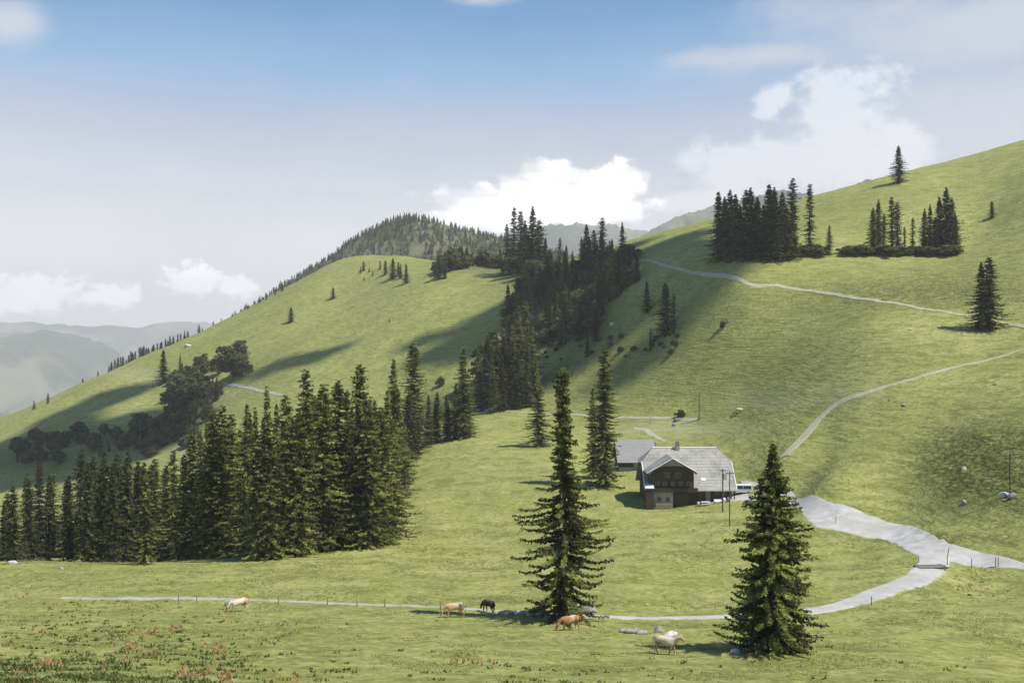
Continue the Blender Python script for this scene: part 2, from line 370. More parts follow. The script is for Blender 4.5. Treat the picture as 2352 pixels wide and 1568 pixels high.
# ------------------------------------------------------------------ paths and roads draped on the ground
def strip(name, pts, widths, mat, off=.07, step=1.0, seed=0, world_pts=False):
    W = [Vector(p) if world_pts else hit(*p) for p in pts]
    P = [np.array((p.x, p.y)) for p in W]
    # catmull-rom
    ctr = []; wd = []
    for i in range(len(P)-1):
        p0 = P[max(i-1, 0)]; p1 = P[i]; p2 = P[i+1]; p3 = P[min(i+2, len(P)-1)]
        L = np.linalg.norm(p2-p1); k = max(2, int(L/step))
        for j in range(k):
            t = j/k
            ctr.append(.5*((2*p1)+(-p0+p2)*t+(2*p0-5*p1+4*p2-p3)*t*t+(-p0+3*p1-3*p2+p3)*t**3)); wd.append(widths[i]*(1-t)+widths[i+1]*t)
    ctr.append(P[-1]); wd.append(widths[-1]); ctr = np.array(ctr); wd = np.array(wd)
    tg = np.gradient(ctr, axis=0); tg /= np.linalg.norm(tg, axis=1)[:, None]+1e-9
    nm = np.stack([-tg[:, 1], tg[:, 0]], 1)
    kk = np.arange(len(ctr)); wl = wd*(1+.22*fbm(kk*.08, kk*0+seed, 5, 3)); wr = wd*(1+.22*fbm(kk*.13, kk*0+seed+50, 6, 3))
    S = np.linspace(-1, 1, 13); vs = []; eg = []
    for s in S:
        wdt = np.where(s < 0, wl, wr)[:, None]*.5
        p = ctr+nm*s*wdt; vs.append(np.stack([p[:, 0], p[:, 1], gz(p[:, 0], p[:, 1])+off*(1 if abs(s) < .99 else -.3)], 1)); eg.append(np.full(len(ctr), abs(s)))
    Vv = np.stack(vs, 1).reshape(-1, 3); E = np.stack(eg, 1).ravel(); m = len(S)
    id_ = np.arange(len(ctr)*m).reshape(len(ctr), m)
    Qd = np.stack([id_[:-1, :-1], id_[:-1, 1:], id_[1:, 1:], id_[1:, :-1]], -1).reshape(-1, 4)
    return tag(link(name, mesh_np(name, Vv, Qd, mat, True, {'edge': E})), kind='structure')
def band(name, e0, e1, mat, off=.08, n_al=26, seed=0):
    """a surface between two edges found on the ground"""
    A_ = [hit(*p) for p in e0]; B_ = [hit(*p) for p in e1]; L = []
    def spl(P, i, t):
        p0 = P[max(i-1, 0)]; p1 = P[i]; p2 = P[i+1]; p3 = P[min(i+2, len(P)-1)]
        return .5*((2*p1)+(-p0+p2)*t+(2*p0-5*p1+4*p2-p3)*t*t+(-p0+3*p1-3*p2+p3)*t**3)
    pa = [spl(A_, i, k/n_al) for i in range(len(A_)-1) for k in range(n_al)]+[A_[-1]]; pb = [spl(B_, i, k/n_al) for i in range(len(B_)-1) for k in range(n_al)]+[B_[-1]]
    pa = np.array([p[:2] for p in pa]); pb = np.array([p[:2] for p in pb]); kk = np.arange(len(pa)); S = np.linspace(0, 1, 25)
    ja = .06*fbm(kk*.25, kk*0+seed, 5, 3); jb = .06*fbm(kk*.25, kk*0+9+seed, 6, 3); vs = []; eg = []
    for s_ in S:
        q = (s_*(1+ja+jb)-ja)[:, None]; p = pa+(pb-pa)*q; e_ = abs(2*s_-1); vs.append(np.stack([p[:, 0], p[:, 1], gz(p[:, 0], p[:, 1])+off*(1 if e_ < .99 else -.3)], 1)); eg.append(np.full(len(pa), max(0, 1-(1-e_)*3)))
    m = len(S); id_ = np.arange(len(pa)*m).reshape(len(pa), m); Qd = np.stack([id_[:-1, :-1], id_[:-1, 1:], id_[1:, 1:], id_[1:, :-1]], -1).reshape(-1, 4)
    return tag(link(name, mesh_np(name, np.stack(vs, 1).reshape(-1, 3), Qd[:, ::-1], mat, True, {'edge': np.stack(eg, 1).ravel()})), kind='structure')
band('gravel_road', [(1700, 1104), (1760, 1116), (1820, 1131), (1890, 1146), (1960, 1166), (2080, 1206), (2170, 1240), (2250, 1268), (2352, 1294), (2480, 1325)],
     [(1704, 1114), (1762, 1132), (1812, 1164), (1862, 1203), (1950, 1226), (2040, 1243), (2096, 1272), (2190, 1292), (2352, 1309), (2480, 1342)], M_GRAVEL)
strip('path', [(2150, 1272), (2140, 1300), (2105, 1330), (2030, 1358), (1900, 1398), (1760, 1412), (1600, 1419), (1400, 1418), (1250, 1412)], [5.2, 4.2, 4.4, 4.2, 3.6, 2.6, 2.3, 2.2, 2.0], M_GRAVEL, .10, .7, 2)
strip('footpath', [(1250, 1412), (1100, 1401), (960, 1393), (820, 1388), (640, 1381), (460, 1375), (300, 1375), (140, 1374)], [1.5, 1.3, 1.5, 1.6, 1.2, 1.9, 2.0, .8], M_BAND, .09, .7, 3)
strip('mountain_road', [(1440, 596), (1475, 598), (1502, 602), (1530, 612), (1600, 627), (1700, 645), (1800, 661), (1900, 676), (2000, 690), (2100, 706), (2200, 724), (2352, 752), (2480, 776)], [1.3]*3+[1.7]*10, M_TRACK, .22, 1.2, 4)
strip('farm_track', [(1800, 1050), (1840, 1010), (1880, 965), (1920, 930), (1990, 902), (2100, 870), (2200, 843), (2352, 803), (2450, 780)], [2.6, 2.9, 2.9, 2.6, 1.9, 1.3, 1.2, 1.2, 1.2], M_TRACK, .12, 1.0, 5)
strip('cow_path', [(1095, 942), (1150, 945), (1250, 950), (1340, 954), (1430, 960), (1520, 962), (1600, 966)], [1.6]*7, M_TRACK, .15, 1.2, 6)
strip('hill_path', [(445, 868), (500, 880), (545, 887), (600, 900), (650, 910)], [2.2, 2.6, 2.2, 2, 1.4], M_BAND, .3, 2, 7)

# ------------------------------------------------------------------ far land
def far_mat(name, a, b_, sc):
    m, t, b, o = newmat(name); g = t.node('ShaderNodeNewGeometry')
    n1 = t.noise(g.outputs['Position'], sc, 8, .65)
    t.put(b.inputs['Base Color'], t.mix(t.ramp(n1, .42, .58), a, b_)); b.inputs['Roughness'].default_value = 1; b.inputs['Specular IOR Level'].default_value = 0
    return m
M_FAR = far_mat('far_mountain', (.045, .06, .03), (.16, .17, .10), .0012)
M_VAL = far_mat('valley', (.07, .09, .04), (.24, .24, .17), .0016)
M_HILLW = far_mat('wooded_slope', (.040, .047, .025), (.13, .135, .075), .012)
def ridge(name, line, D0, depth, base_z, mat, amp, seed, nx=260, nyy=50, foot=None):
    xs = np.linspace(line[0][0], line[-1][0], nx); ys = np.interp(xs, [p[0] for p in line], [p[1] for p in line])
    zc = (CY-ys)/F*D0; Xc = (xs-CX)/F*D0
    t = np.linspace(-1, 1, nyy); Y = D0+t[:, None]*depth+0*Xc[None]; XX = Xc[None]+0*Y
    prof = 1-np.abs(t)**1.25
    Zm = base_z+(zc[None]-base_z)*prof[:, None]
    k = D0/60
    Zm = Zm+amp*fbm(XX/k, Y/k, seed, 5)*(.35+np.abs(t)[:, None])*1.4+amp*.25*fbm(XX/k*5, Y/k*5, seed+9, 3)
    id_ = np.arange(XX.size).reshape(XX.shape); Qd = np.stack([id_[:-1, :-1], id_[:-1, 1:], id_[1:, 1:], id_[1:, :-1]], -1).reshape(-1, 4)
    tag(link(name, mesh_np(name, np.stack([XX, Y, Zm], -1).reshape(-1, 3), Qd, mat, True)), kind='structure')
    return XX, Y, Zm
ridge('far_mountain', [(-1400, 800), (-500, 780), (-100, 768), (60, 764), (170, 770), (215, 800), (245, 850), (420, 905), (700, 940), (1200, 980)], 8500, 2600, -560, M_FAR, 240, 5)
ridge('far_mountain', [(-2000, 750), (-600, 748), (-100, 744), (50, 741), (160, 750), (330, 752), (400, 741), (480, 745), (600, 755), (900, 770), (1300, 780)], 13000, 3000, -560, M_FAR, 260, 15)
ridge('far_mountain', [(900, 700), (1100, 560), (1180, 530), (1240, 518), (1330, 515), (1420, 521), (1500, 530), (1600, 560), (1900, 640)], 7000, 2200, -300, M_FAR, 160, 25)
ridge('far_mountain', [(1380, 640), (1450, 560), (1520, 512), (1570, 489), (1640, 468), (1740, 446), (1800, 440), (1870, 448), (1940, 436), (1990, 411), (2040, 419), (2100, 440), (2400, 500)], 4600, 1300, -100, M_FAR, 90, 35)
XX, YY = np.meshgrid(np.linspace(-13500, 13500, 80), np.linspace(1500, 15900, 60))
id_ = np.arange(XX.size).reshape(XX.shape)
tag(link('valley_floor', mesh_np('valley_floor', np.stack([XX, YY, -560+90*fbm(XX/1500, YY/1500, 61, 3)], -1).reshape(-1, 3),
    np.stack([id_[:-1, :-1], id_[:-1, 1:], id_[1:, 1:], id_[1:, :-1]], -1).reshape(-1, 4), M_VAL, True)), kind='structure')
HX, HY, HZ = ridge('wooded_hill', [(380, 840), (500, 760), (640, 664), (700, 625), (765, 588), (850, 527), (900, 503), (940, 497), (985, 508), (1060, 527), (1140, 545), (1200, 560), (1300, 590), (1420, 640), (1600, 720)], 1500, 420, -200, M_HILLW, 22, 45, 240, 70)

# ------------------------------------------------------------------ tree builders
def spruce_mesh(name, seed, H=25., Rb=3.2, base=.04, whorl=.42, nb=7, power=.85, gap=0.0, blade=.42, dens=1.0, droop=.35, mat=None, sparse_top=0.0, cut=None, bare=0.0, step=.26):
    rg = np.random.default_rng(seed)
    BP = []; BT = []; BL = []; TI = []
    z = base*H; ph = rg.random()*6.28; dome = rg.random(12)*.5+.75
    while z < H*.992:
        t = (z-base*H)/(H*(1-base)); rr = Rb*(1-t)**power
        if cut: rr *= np.interp(t, cut[0], cut[1])
        rr = max(rr, .12)
        k = max(4, int(nb*(1-.3*t))); zone = dome[int(t*11)]
        for b in range(k):
            if rg.random() < gap*(1+sparse_top*t): continue
            ang = ph+6.283*b/k+rg.normal()*.28; L = rr*(.50+.55*rg.random())*(.85+.28*math.sin(ang*2+seed+z*.35))*(.75+.3*zone)
            zz = z+rg.normal()*whorl*.35
            m = max(3, int(L/step)); s = (np.arange(m)+.6)/m; s = s[s > bare*.5]
            d0 = droop*(1.15-t)*rg.uniform(.6, 1.4)
            zoff = L*(-d0*s*1.25+d0*.75*s**2.6+.10*(t-.2)*s)
            px = np.cos(ang)*L*s; py = np.sin(ang)*L*s; pz = zz+zoff
            base_p = np.stack([px, py, pz], 1)
            nbl = int(round(3*dens))
            tint0 = rg.random()
            for q in range(nbl):
                side = (-1, 1, 0, 1, -1, 0, 1, -1, 0)[q % 9]
                ll = blade*(1.15-.55*s)*(.6+.8*rg.random(len(s)))*min(1, .45+rr/2.0)
                a2 = ang+side*rg.uniform(.55, 1.25, len(s))
                dz = rg.normal(-.30 if side else -.85, .30, len(s))
                dv = np.stack([np.cos(a2)*np.cos(dz), np.sin(a2)*np.cos(dz), np.sin(dz)], 1)*ll[:, None]
                BP.append(base_p+rg.normal(size=base_p.shape)*.05); BT.append(dv); BL.append(np.full(len(s), ll.mean())); TI.append(np.clip(.75*tint0**1.3+.4*rg.random(len(s)), 0, 1))
        ph += 2.4; z += whorl*rg.uniform(.75, 1.25)*(1-.45*t)
    p = np.concatenate(BP); d = np.concatenate(BT); ti = np.concatenate(TI)
    rnd = rg.normal(size=p.shape)*.95+np.array([0, 0, .7]); wv = np.cross(d, rnd); wv /= np.linalg.norm(wv, axis=1)[:, None]+1e-9
    L = np.linalg.norm(d, axis=1)[:, None]; wv *= L*.30
    v0 = p; v1 = p+d*.45+wv; v2 = p+d; v3 = p+d*.45-wv
    Vv = np.stack([v0, v1, v2, v3], 1).reshape(-1, 3); Fq = np.arange(len(Vv)).reshape(-1, 4)
    crown = mesh_np(name+'_crown', Vv, Fq, mat or M_NEEDLE, False, {'tint': np.repeat(ti, 4)})
    mb = MB(); r0 = H*.0125
    mb.tube([(0, 0, -1.2), (0, 0, 0), (.03, 0, H*.3), (0, .04, H*.65), (0, 0, H*.985)], [r0*1.5, r0*1.15, r0*.8, r0*.45, .02], 8)
    if gap > .1:      # limbs show through an open crown
        for i in range(34):
            zz = H*(base+.02+.75*i/34); a = rg.random()*6.28; l_ = Rb*(1-i/40)*.7
            if cut: l_ *= np.interp((zz/H-base)/(1-base), cut[0], cut[1])
            mb.tube([(0, 0, zz), (math.cos(a)*l_*.5, math.sin(a)*l_*.5, zz-.12*l_), (math.cos(a)*l_, math.sin(a)*l_, zz-.2*l_)], [.07, .045, .015], 5)
    trunk = mesh_np(name+'_trunk', mb.v, mb.f, M_BARK, True)
    return dict(crown=crown, trunk=trunk, H=H)
def broad_mesh(name, seed, H=8., W=6., nleaf=9000, leaf=.34, mat=None, trunk_h=.25, lumps=26):
    rg = np.random.default_rng(seed)
    c = rg.normal(size=(lumps, 3)); c /= np.linalg.norm(c, axis=1)[:, None]; c *= (rg.random((lumps, 1))**.45)
    c[:, 2] = np.clip(c[:, 2], -.95, 1); c *= np.array([W*.36, W*.36, H*(1-trunk_h)*.42]); c[:, :2] *= (1.15-.35*(c[:, 2:]/(H*.42)))**1; c[:, 2] += H*(trunk_h+(1-trunk_h)*.46)
    rad = rg.uniform(.07, .20, lumps)*min(W, H)
    li = rg.integers(0, lumps, nleaf); dr = rg.normal(size=(nleaf, 3)); dr /= np.linalg.norm(dr, axis=1)[:, None]
    p = c[li]+dr*rad[li][:, None]*(rg.random((nleaf, 1))**.6*1.25)*np.array([1, 1, .8]); p[:, 2] = np.maximum(p[:, 2], .05)
    d = rg.normal(size=(nleaf, 3)); d /= np.linalg.norm(d, axis=1)[:, None]; wv = np.cross(d, rg.normal(size=(nleaf, 3))); wv /= np.linalg.norm(wv, axis=1)[:, None]
    sz = leaf*rg.uniform(.5, 1.1, (nleaf, 1)); d *= sz; wv *= sz*.45
    Vv = np.stack([p-d*.5, p+wv, p+d*.5, p-wv], 1).reshape(-1, 3)
    ti = np.clip(.5*rg.random(lumps)[li]+.5*rg.random(nleaf), 0, 1)
    crown = mesh_np(name+'_crown', Vv, np.arange(len(Vv)).reshape(-1, 4), mat or M_LEAF, False, {'tint': np.repeat(ti, 4)})
    mb = MB(); mb.tube([(0, 0, -.8), (0, 0, 0), (.05, 0, H*.3), (0, 0, H*.6)], [H*.03, H*.022, H*.018, H*.008], 7)
    for i in range(9):
        q = c[i]; mb.tube([(0, 0, H*.22), (q[0]*.5, q[1]*.5, H*.22+(q[2]-H*.22)*.6), tuple(q)], [H*.012, H*.008, .01], 5)
    return dict(crown=crown, trunk=mesh_np(name+'_trunk', mb.v, mb.f, M_BARK, True), H=H)
SP = {}
for i in range(6):
    SP['n%d' % i] = spruce_mesh('tall_spruce%d' % i, 100+i, 27, (4.8, 5.6, 4.3, 5.2, 5.0, 4.0)[i], .02, (.46, .52, .44, .56, .50, .48)[i], 7, (.62, .78, .55, .68, .9, .5)[i], (.08, .16, .12, .24, .14, .20)[i], .43, 1.67, (.46, .58, .40, .52, .62, .36)[i], step=.27,
        cut=([0, .12, .3, .5, .7, .85, 1], [[.9, 1, 1, 1, 1, 1, 1], [.7, 1, 1.05, .85, 1.1, .8, 1], [1, .8, 1, 1.1, .8, 1.05, 1], [.6, .9, 1.1, 1, .7, 1, .8], [1, 1.05, .8, 1.1, 1, .8, 1], [.8, 1, .9, 1.15, 1.1, .8, .9]][i]))
for i in range(3):
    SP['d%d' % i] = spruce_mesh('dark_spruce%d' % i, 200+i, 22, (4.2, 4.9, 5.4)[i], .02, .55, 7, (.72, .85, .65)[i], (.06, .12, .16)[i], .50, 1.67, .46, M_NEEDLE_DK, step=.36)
for i in range(2):
    SP['y%d' % i] = spruce_mesh('yellow_spruce%d' % i, 300+i, 22, 4.6, .01, .46, 7, .62, .12, .42, 1.67, .48, M_NEEDLE_YG, step=.27)
for i in range(2):
    SP['t%d' % i] = spruce_mesh('thin_spruce%d' % i, 400+i, 22, 2.7, .05, .6, 6, .45, .24, .45, 1.67, .38, M_NEEDLE_DK)
SP['hero_open'] = spruce_mesh('open_spruce', 501, 26, 6.8, .03, .46, 8, .42, .26, .40, 3.0, .50, None, .5,
    ([0, .08, .2, .32, .45, .52, .60, .72, .85, 1], [.62, .98, .88, .95, .80, .50, .34, .40, .36, .8]), .15, .22)
SP['hero_full'] = spruce_mesh('full_spruce', 502, 17, 6.6, .02, .29, 10, .84, .06, .35, 3.0, .40, None, 0,
    ([0, .04, .1, .3, .5, .6, .75, .86, 1], [.38, .72, .90, 1.04, 1.06, .98, .84, .62, .6]), 0, .19)
SP['hero_col'] = spruce_mesh('column_spruce', 503, 31, 5.4, .03, .52, 8, .42, .16, .45, 2.34, .48, None, 0, None, 0, .26)
SP['light'] = spruce_mesh('light_spruce', 504, 20, 4.6, .04, .5, 7, .55, .26, .42, 2.0, .42)
BR = {}
for i in range(3): BR['b%d' % i] = broad_mesh('round_tree%d' % i, 600+i, 8, 6.0, 9000, .55, M_LEAF, .04, 40)
for i in range(2): BR['s%d' % i] = broad_mesh('scrub%d' % i, 700+i, 4, 5.0, 4500, .42, M_LEAF_DK, .02, 34)
ALL = {**SP, **BR}
WSC = {}
def tree(kind, p, h, label, cat='tree', group=None, name=None, wscale=1.0, rz=None):
    if group and kind[0] == 'n': kind = random.choice(['n0', 'n1', 'n2', 'n3', 'n4', 'n5'])
    if group: wscale *= random.uniform(.86, 1.22)
    d = ALL[kind]; s = h/d['H']
    nm = name or ('spruce_tree' if kind in SP else 'broadleaf_tree')
    r = empty(nm, (p.x, p.y, p.z-.05)); r.rotation_euler = (random.uniform(-.015, .015), random.uniform(-.02, .02), random.random()*6.28 if rz is None else rz)
    r.scale = (s*wscale, s*wscale, s); tag(r, label, cat, group)
    link('trunk', d['trunk'], r); link('crown', d['crown'], r)
    return r
def top_tree(kind, px, d, ytop, *a, **k):
    p = at(px, d); h = (CY-ytop)/F*d-p.z
    return tree(kind, p, max(h, 3), *a, **k)
def base_tree(kind, px, ybase, ytop, *a, dmin=45, **k):
    p = hit(px, ybase, dmin); h = (ybase-ytop)/F*p.y
    return tree(kind, p, h, *a, **k)

# the trees one can point at
tree('hero_open', hit(1300, 1422), 26.0, 'tall thinly branched spruce with a ragged open crown standing beside the path by the cows', name='spruce_tree', rz=.6)
tree('hero_full', hit(1776, 1494), 16.9, 'full cone-shaped spruce in the right foreground with a long shadow to its left', rz=1.1)
tree('hero_col', hit(1388, 1117), 31.2, 'tall dark column-like spruce left of the farmhouse', rz=2.0)
base_tree('n1', 1362, 1098, 890, 'narrow spruce pressed against the left side of the column-like spruce by the farmhouse')
base_tree('light', 1238, 1026, 872, 'loose light spruce alone on the meadow, left of the tall ones by the farmhouse', wscale=1.35)
base_tree('d1', 2253, 757, 602, 'left half of the dark pair of spruces below the upper road at the right edge', group=None, wscale=1.4)
base_tree('d2', 2272, 757, 590, 'right, taller half of the dark pair of spruces below the upper road', wscale=1.5)
base_tree('d0', 2064, 421, 336, 'single dark spruce on the skyline of the right-hand slope', wscale=1.9)
base_tree('d0', 2279, 502, 462, 'small solitary spruce high on the right slope', wscale=2.1)
base_tree('t0', 1860, 586, 420, 'slim spruce standing free just right of the dark grove above the road', wscale=1.15)
base_tree('y0', 1905, 586, 516, 'small yellowish spruce in the gap between the two groves on the right slope', wscale=1.2)
base_tree('d1', 1486, 720, 648, 'dark spruce below the hairpin of the upper road, left of two', wscale=1.5)
base_tree('d2', 1530, 769, 652, 'dark spruce with a broad skirt below the hairpin, right of two', wscale=1.6)
base_tree('t1', 1547, 769, 675, 'slender spruce touching the right side of the dark skirted one below the hairpin')
base_tree('d0', 1494, 806, 752, 'little thin spruce on the rough slope below the two dark ones')
base_tree('d0', 668, 741, 706, 'lone small spruce in the middle of the grassy spur', wscale=2.4)
base_tree('d1', 765, 686, 660, 'tiny lone spruce near the crest of the grassy spur', wscale=2.3)
base_tree('d1', 933, 651, 605, 'dark spruce on the spur just below the wooded hill, largest of its bunch', wscale=1.5)
base_tree('d0', 110, 926, 902, 'small spruce on the left skyline, right of two', wscale=1.6)
base_tree('d1', 78, 940, 920, 'small spruce on the left skyline, left of two', wscale=1.6)
base_tree('d1', 376, 881, 804, 'dark broad spruce beside the scrubby gully on the left spur', wscale=1.8)
base_tree('b0', 535, 870, 770, 'round dark tree with a pointed top right of the gully on the left spur', wscale=1.15)
base_tree('b1', 556, 866, 806, 'low round tree hugging the right side of the pointed one on the left spur')
base_tree('b2', 500, 862, 812, 'round tree between the gully scrub and the pointed tree on the left spur')
base_tree('b0', 462, 858, 806, 'bushy tree at the top of the scrubby gully on the left spur')
base_tree('n2', 180, 1284, 1222, 'small bright spruce standing before the dark trees at the far left', wscale=1.05)
base_tree('y1', 980, 1022, 945, 'small light spruce in front of the dark clump at the meadow edge', wscale=1.05)
base_tree('d0', 1350, 818, 748, 'short dark spruce at the foot of the wooded ravine')
base_tree('b1', 1660, 757, 738, 'low dark bush alone on the open slope below the upper road', 'bush', name='bush', wscale=1.1)
base_tree('s0', 1012, 888, 864, 'round bush between the spruces at the far meadow edge', 'bush', name='bush')

# left wood: front row, middle rows, back row
G1 = 'spruces of the wood at the left meadow edge'
front = [(335, 1296, 1085, 'y0'), (352, 1290, 1050, 'y1'), (378, 1288, 1065, 'y1'), (402, 1284, 1030, 'y0'), (425, 1284, 1040, 'y0'), (462, 1278, 985, 'n2'), (487, 1280, 935, 'n0'), (512, 1278, 925, 'n3'), (538, 1272, 945, 'y1'),
         (562, 1276, 925, 'n0'), (588, 1286, 930, 'n2'), (620, 1284, 880, 'n3'), (655, 1278, 903, 'y0'), (685, 1276, 935, 'y1'), (708, 1272, 842, 'n1'), (738, 1266, 876, 'y1'), (776, 1262, 868, 'n0'),
         (822, 1258, 830, 'n3'), (850, 1258, 905, 'n1'), (878, 1248, 930, 'y1'), (902, 1236, 960, 'y0')]
tall = {620: 'spruce with a pointed tip rising over the middle of the left wood', 708: 'spruce with a rounded tip, second tallest in the front row of the left wood',
        822: 'tallest spruce in the front row of the left wood, near its right end', 335: 'yellow-green spruce at the left end of the sunlit front row', 902: 'light spruce at the right-hand corner of the left wood, nearest the open meadow'}
for (px, yb, yt, kd) in front:
    base_tree(kd, px, yb, yt, tall.get(px, 'tall sunlit spruce in the front row of the left wood'), 'tree', G1, wscale=1.08)
for (px, d, yt, kd) in [(440, 185, 990, 'n1'), (470, 180, 960, 'n0'), (500, 185, 955, 'd0'), (530, 190, 965, 'n2'), (575, 182, 950, 'd1'), (605, 190, 955, 'n3'), (640, 185, 925, 'n1'), (672, 190, 950, 'n2'), (722, 186, 905, 'd2'),
                        (757, 185, 915, 'n0'), (798, 186, 890, 'n2'), (838, 188, 900, 'd0'), (862, 190, 915, 'n3'), (888, 195, 893, 'n0'), (908, 215, 880, 'n1'), (918, 228, 935, 'd1'), (925, 245, 965, 'y1'), (905, 262, 822, 'n2'),
                        (480, 215, 990, 'd1'), (550, 215, 985, 'd2'), (620, 218, 975, 'd0'), (690, 215, 965, 'd1'), (750, 218, 950, 'd2'), (810, 220, 935, 'd0'), (870, 235, 940, 'd2')]:
    top_tree(kd, px, d, yt, 'spruce half hidden behind the front row of the left wood', 'tree', G1)
G2 = 'dark spruces at the far left'
for (px, yb, yt, kd) in [(-25, 1288, 1130, 'd0'), (8, 1286, 1150, 'd1'), (32, 1288, 1115, 'd2'), (60, 1282, 1085, 'n1'), (88, 1280, 1048, 'd1'), (122, 1278, 1075, 'n0'), (152, 1278, 1100, 'd0'), (185, 1272, 1030, 'd2'), (215, 1270, 1045, 'd0'),
                         (240, 1268, 1038, 'd1'), (268, 1266, 1042, 'd2'), (296, 1262, 1034, 'd0'), (318, 1262, 1060, 'd1')]:
    base_tree(kd, px, yb, yt, {88: 'dark spruce rising highest of those left of the gap at the far left', 185: 'dark spruce with the highest tip right of the gap at the far left'}.get(px, 'dark shaded spruce in the clump at the far left'), 'tree', G2, wscale=1.15)
for (px, d, yt) in [(20, 175, 1130), (70, 178, 1100), (110, 180, 1090), (200, 178, 1060), (230, 182, 1062), (260, 180, 1068), (290, 185, 1060), (320, 190, 1058), (345, 188, 1070), (160, 185, 1090), (280, 215, 1075), (330, 225, 1060)]:
    top_tree(random.choice(['d0', 'd1', 'd2']), px, d, yt, 'dark spruce behind the shaded clump at the far left', 'tree', G2)
# clump at the right end of the meadow edge
G3 = 'spruces between the left wood and the ravine'
for (px, d, yt, kd, lb) in [(948, 300, 783, 'n0', 'tall feathery spruce just right of the left wood, its top against the spur'), (1066, 315, 795, 'n3', 'tall slim spruce at the right end of the dark clump behind the meadow'),
                            (960, 310, 880, 'd0', 0), (985, 322, 905, 'd1', 0), (1005, 330, 900, 'd2', 0), (1025, 325, 905, 'd0', 0), (1045, 322, 880, 'd1', 0), (1078, 318, 895, 'n1', 0), (940, 290, 900, 'd2', 0), (1000, 318, 925, 'd1', 0), (1030, 318, 930, 'd2', 0), (1055, 320, 900, 'd0', 0)]:
    top_tree(kd, px, d, yt, lb or 'dark spruce in the clump where the meadow meets the spur', 'tree', G3, wscale=1.25)
# ravine wood
G4 = 'trees in the ravine behind the farm'
lb = 'dark tree crowded into the ravine between the two slopes'
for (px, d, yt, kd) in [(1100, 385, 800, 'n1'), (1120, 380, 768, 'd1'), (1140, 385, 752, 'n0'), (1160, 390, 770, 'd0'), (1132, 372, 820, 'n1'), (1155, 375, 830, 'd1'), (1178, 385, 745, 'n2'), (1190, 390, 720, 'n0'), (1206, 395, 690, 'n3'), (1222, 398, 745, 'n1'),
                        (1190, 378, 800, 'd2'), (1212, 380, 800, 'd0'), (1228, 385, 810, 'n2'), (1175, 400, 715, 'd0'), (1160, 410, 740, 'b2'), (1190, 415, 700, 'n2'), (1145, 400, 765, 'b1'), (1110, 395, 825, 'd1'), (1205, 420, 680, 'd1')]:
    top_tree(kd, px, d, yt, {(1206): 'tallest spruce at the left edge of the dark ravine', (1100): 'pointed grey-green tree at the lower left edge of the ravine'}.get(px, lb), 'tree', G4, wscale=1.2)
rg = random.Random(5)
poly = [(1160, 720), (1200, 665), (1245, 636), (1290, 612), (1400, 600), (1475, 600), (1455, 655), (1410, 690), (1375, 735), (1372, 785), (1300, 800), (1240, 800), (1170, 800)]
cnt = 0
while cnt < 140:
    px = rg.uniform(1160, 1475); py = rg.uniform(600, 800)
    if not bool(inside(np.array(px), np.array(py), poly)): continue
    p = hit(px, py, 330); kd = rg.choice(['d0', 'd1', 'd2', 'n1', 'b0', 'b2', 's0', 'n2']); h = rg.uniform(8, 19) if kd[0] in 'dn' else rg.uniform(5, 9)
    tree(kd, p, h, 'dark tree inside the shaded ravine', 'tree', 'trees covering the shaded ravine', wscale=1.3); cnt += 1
G5 = 'spruces on the saddle skyline'
for (px, d, yt, kd, l_) in [(1166, 455, 512, 't0', 'thin bare-looking spruce, leftmost on the saddle skyline'), (1180, 458, 476, 't1', 0), (1194, 460, 482, 't0', 0), (1206, 455, 505, 'd0', 0), (1222, 462, 474, 'd1', 'tallest dark spruce of the saddle skyline clump'), (1238, 458, 505, 'd2', 0), (1252, 465, 545, 'd0', 0), (1215, 450, 540, 'd2', 0), (1195, 450, 560, 'd1', 0), (1235, 450, 560, 'd0', 0), (1262, 470, 575, 'd1', 0)]:
    base_tree(kd, px, 622+(px % 7), yt, l_ or 'dark spruce in the tall clump on the saddle skyline', 'tree', G5, wscale=1.3)
G6 = 'spruces at the head of the ravine'
for (px, d, yt, kd, l_) in [(1285, 500, 545, 't0', 'thin small spruce between the two skyline clumps'), (1300, 500, 562, 'd1', 0), (1318, 500, 590, 'd0', 0), (1336, 480, 545, 'd0', 0), (1349, 480, 515, 'd1', 0), (1366, 485, 528, 'd2', 0), (1382, 480, 500, 't1', 'sparse spruce with the highest tip at the head of the ravine'), (1395, 478, 560, 'd0', 0),
                            (1430, 475, 510, 'd1', 'pointed spruce standing apart where the upper road begins'), (1446, 470, 565, 'd0', 0), (1410, 475, 585, 'd2', 0), (1370, 470, 565, 'd1', 0), (1345, 465, 575, 'd2', 0), (1422, 465, 570, 'd2', 0)]:
    base_tree(kd, px, 614+(px % 9), yt, l_ or 'dark spruce at the head of the ravine by the saddle', 'tree', G6, wscale=1.3)
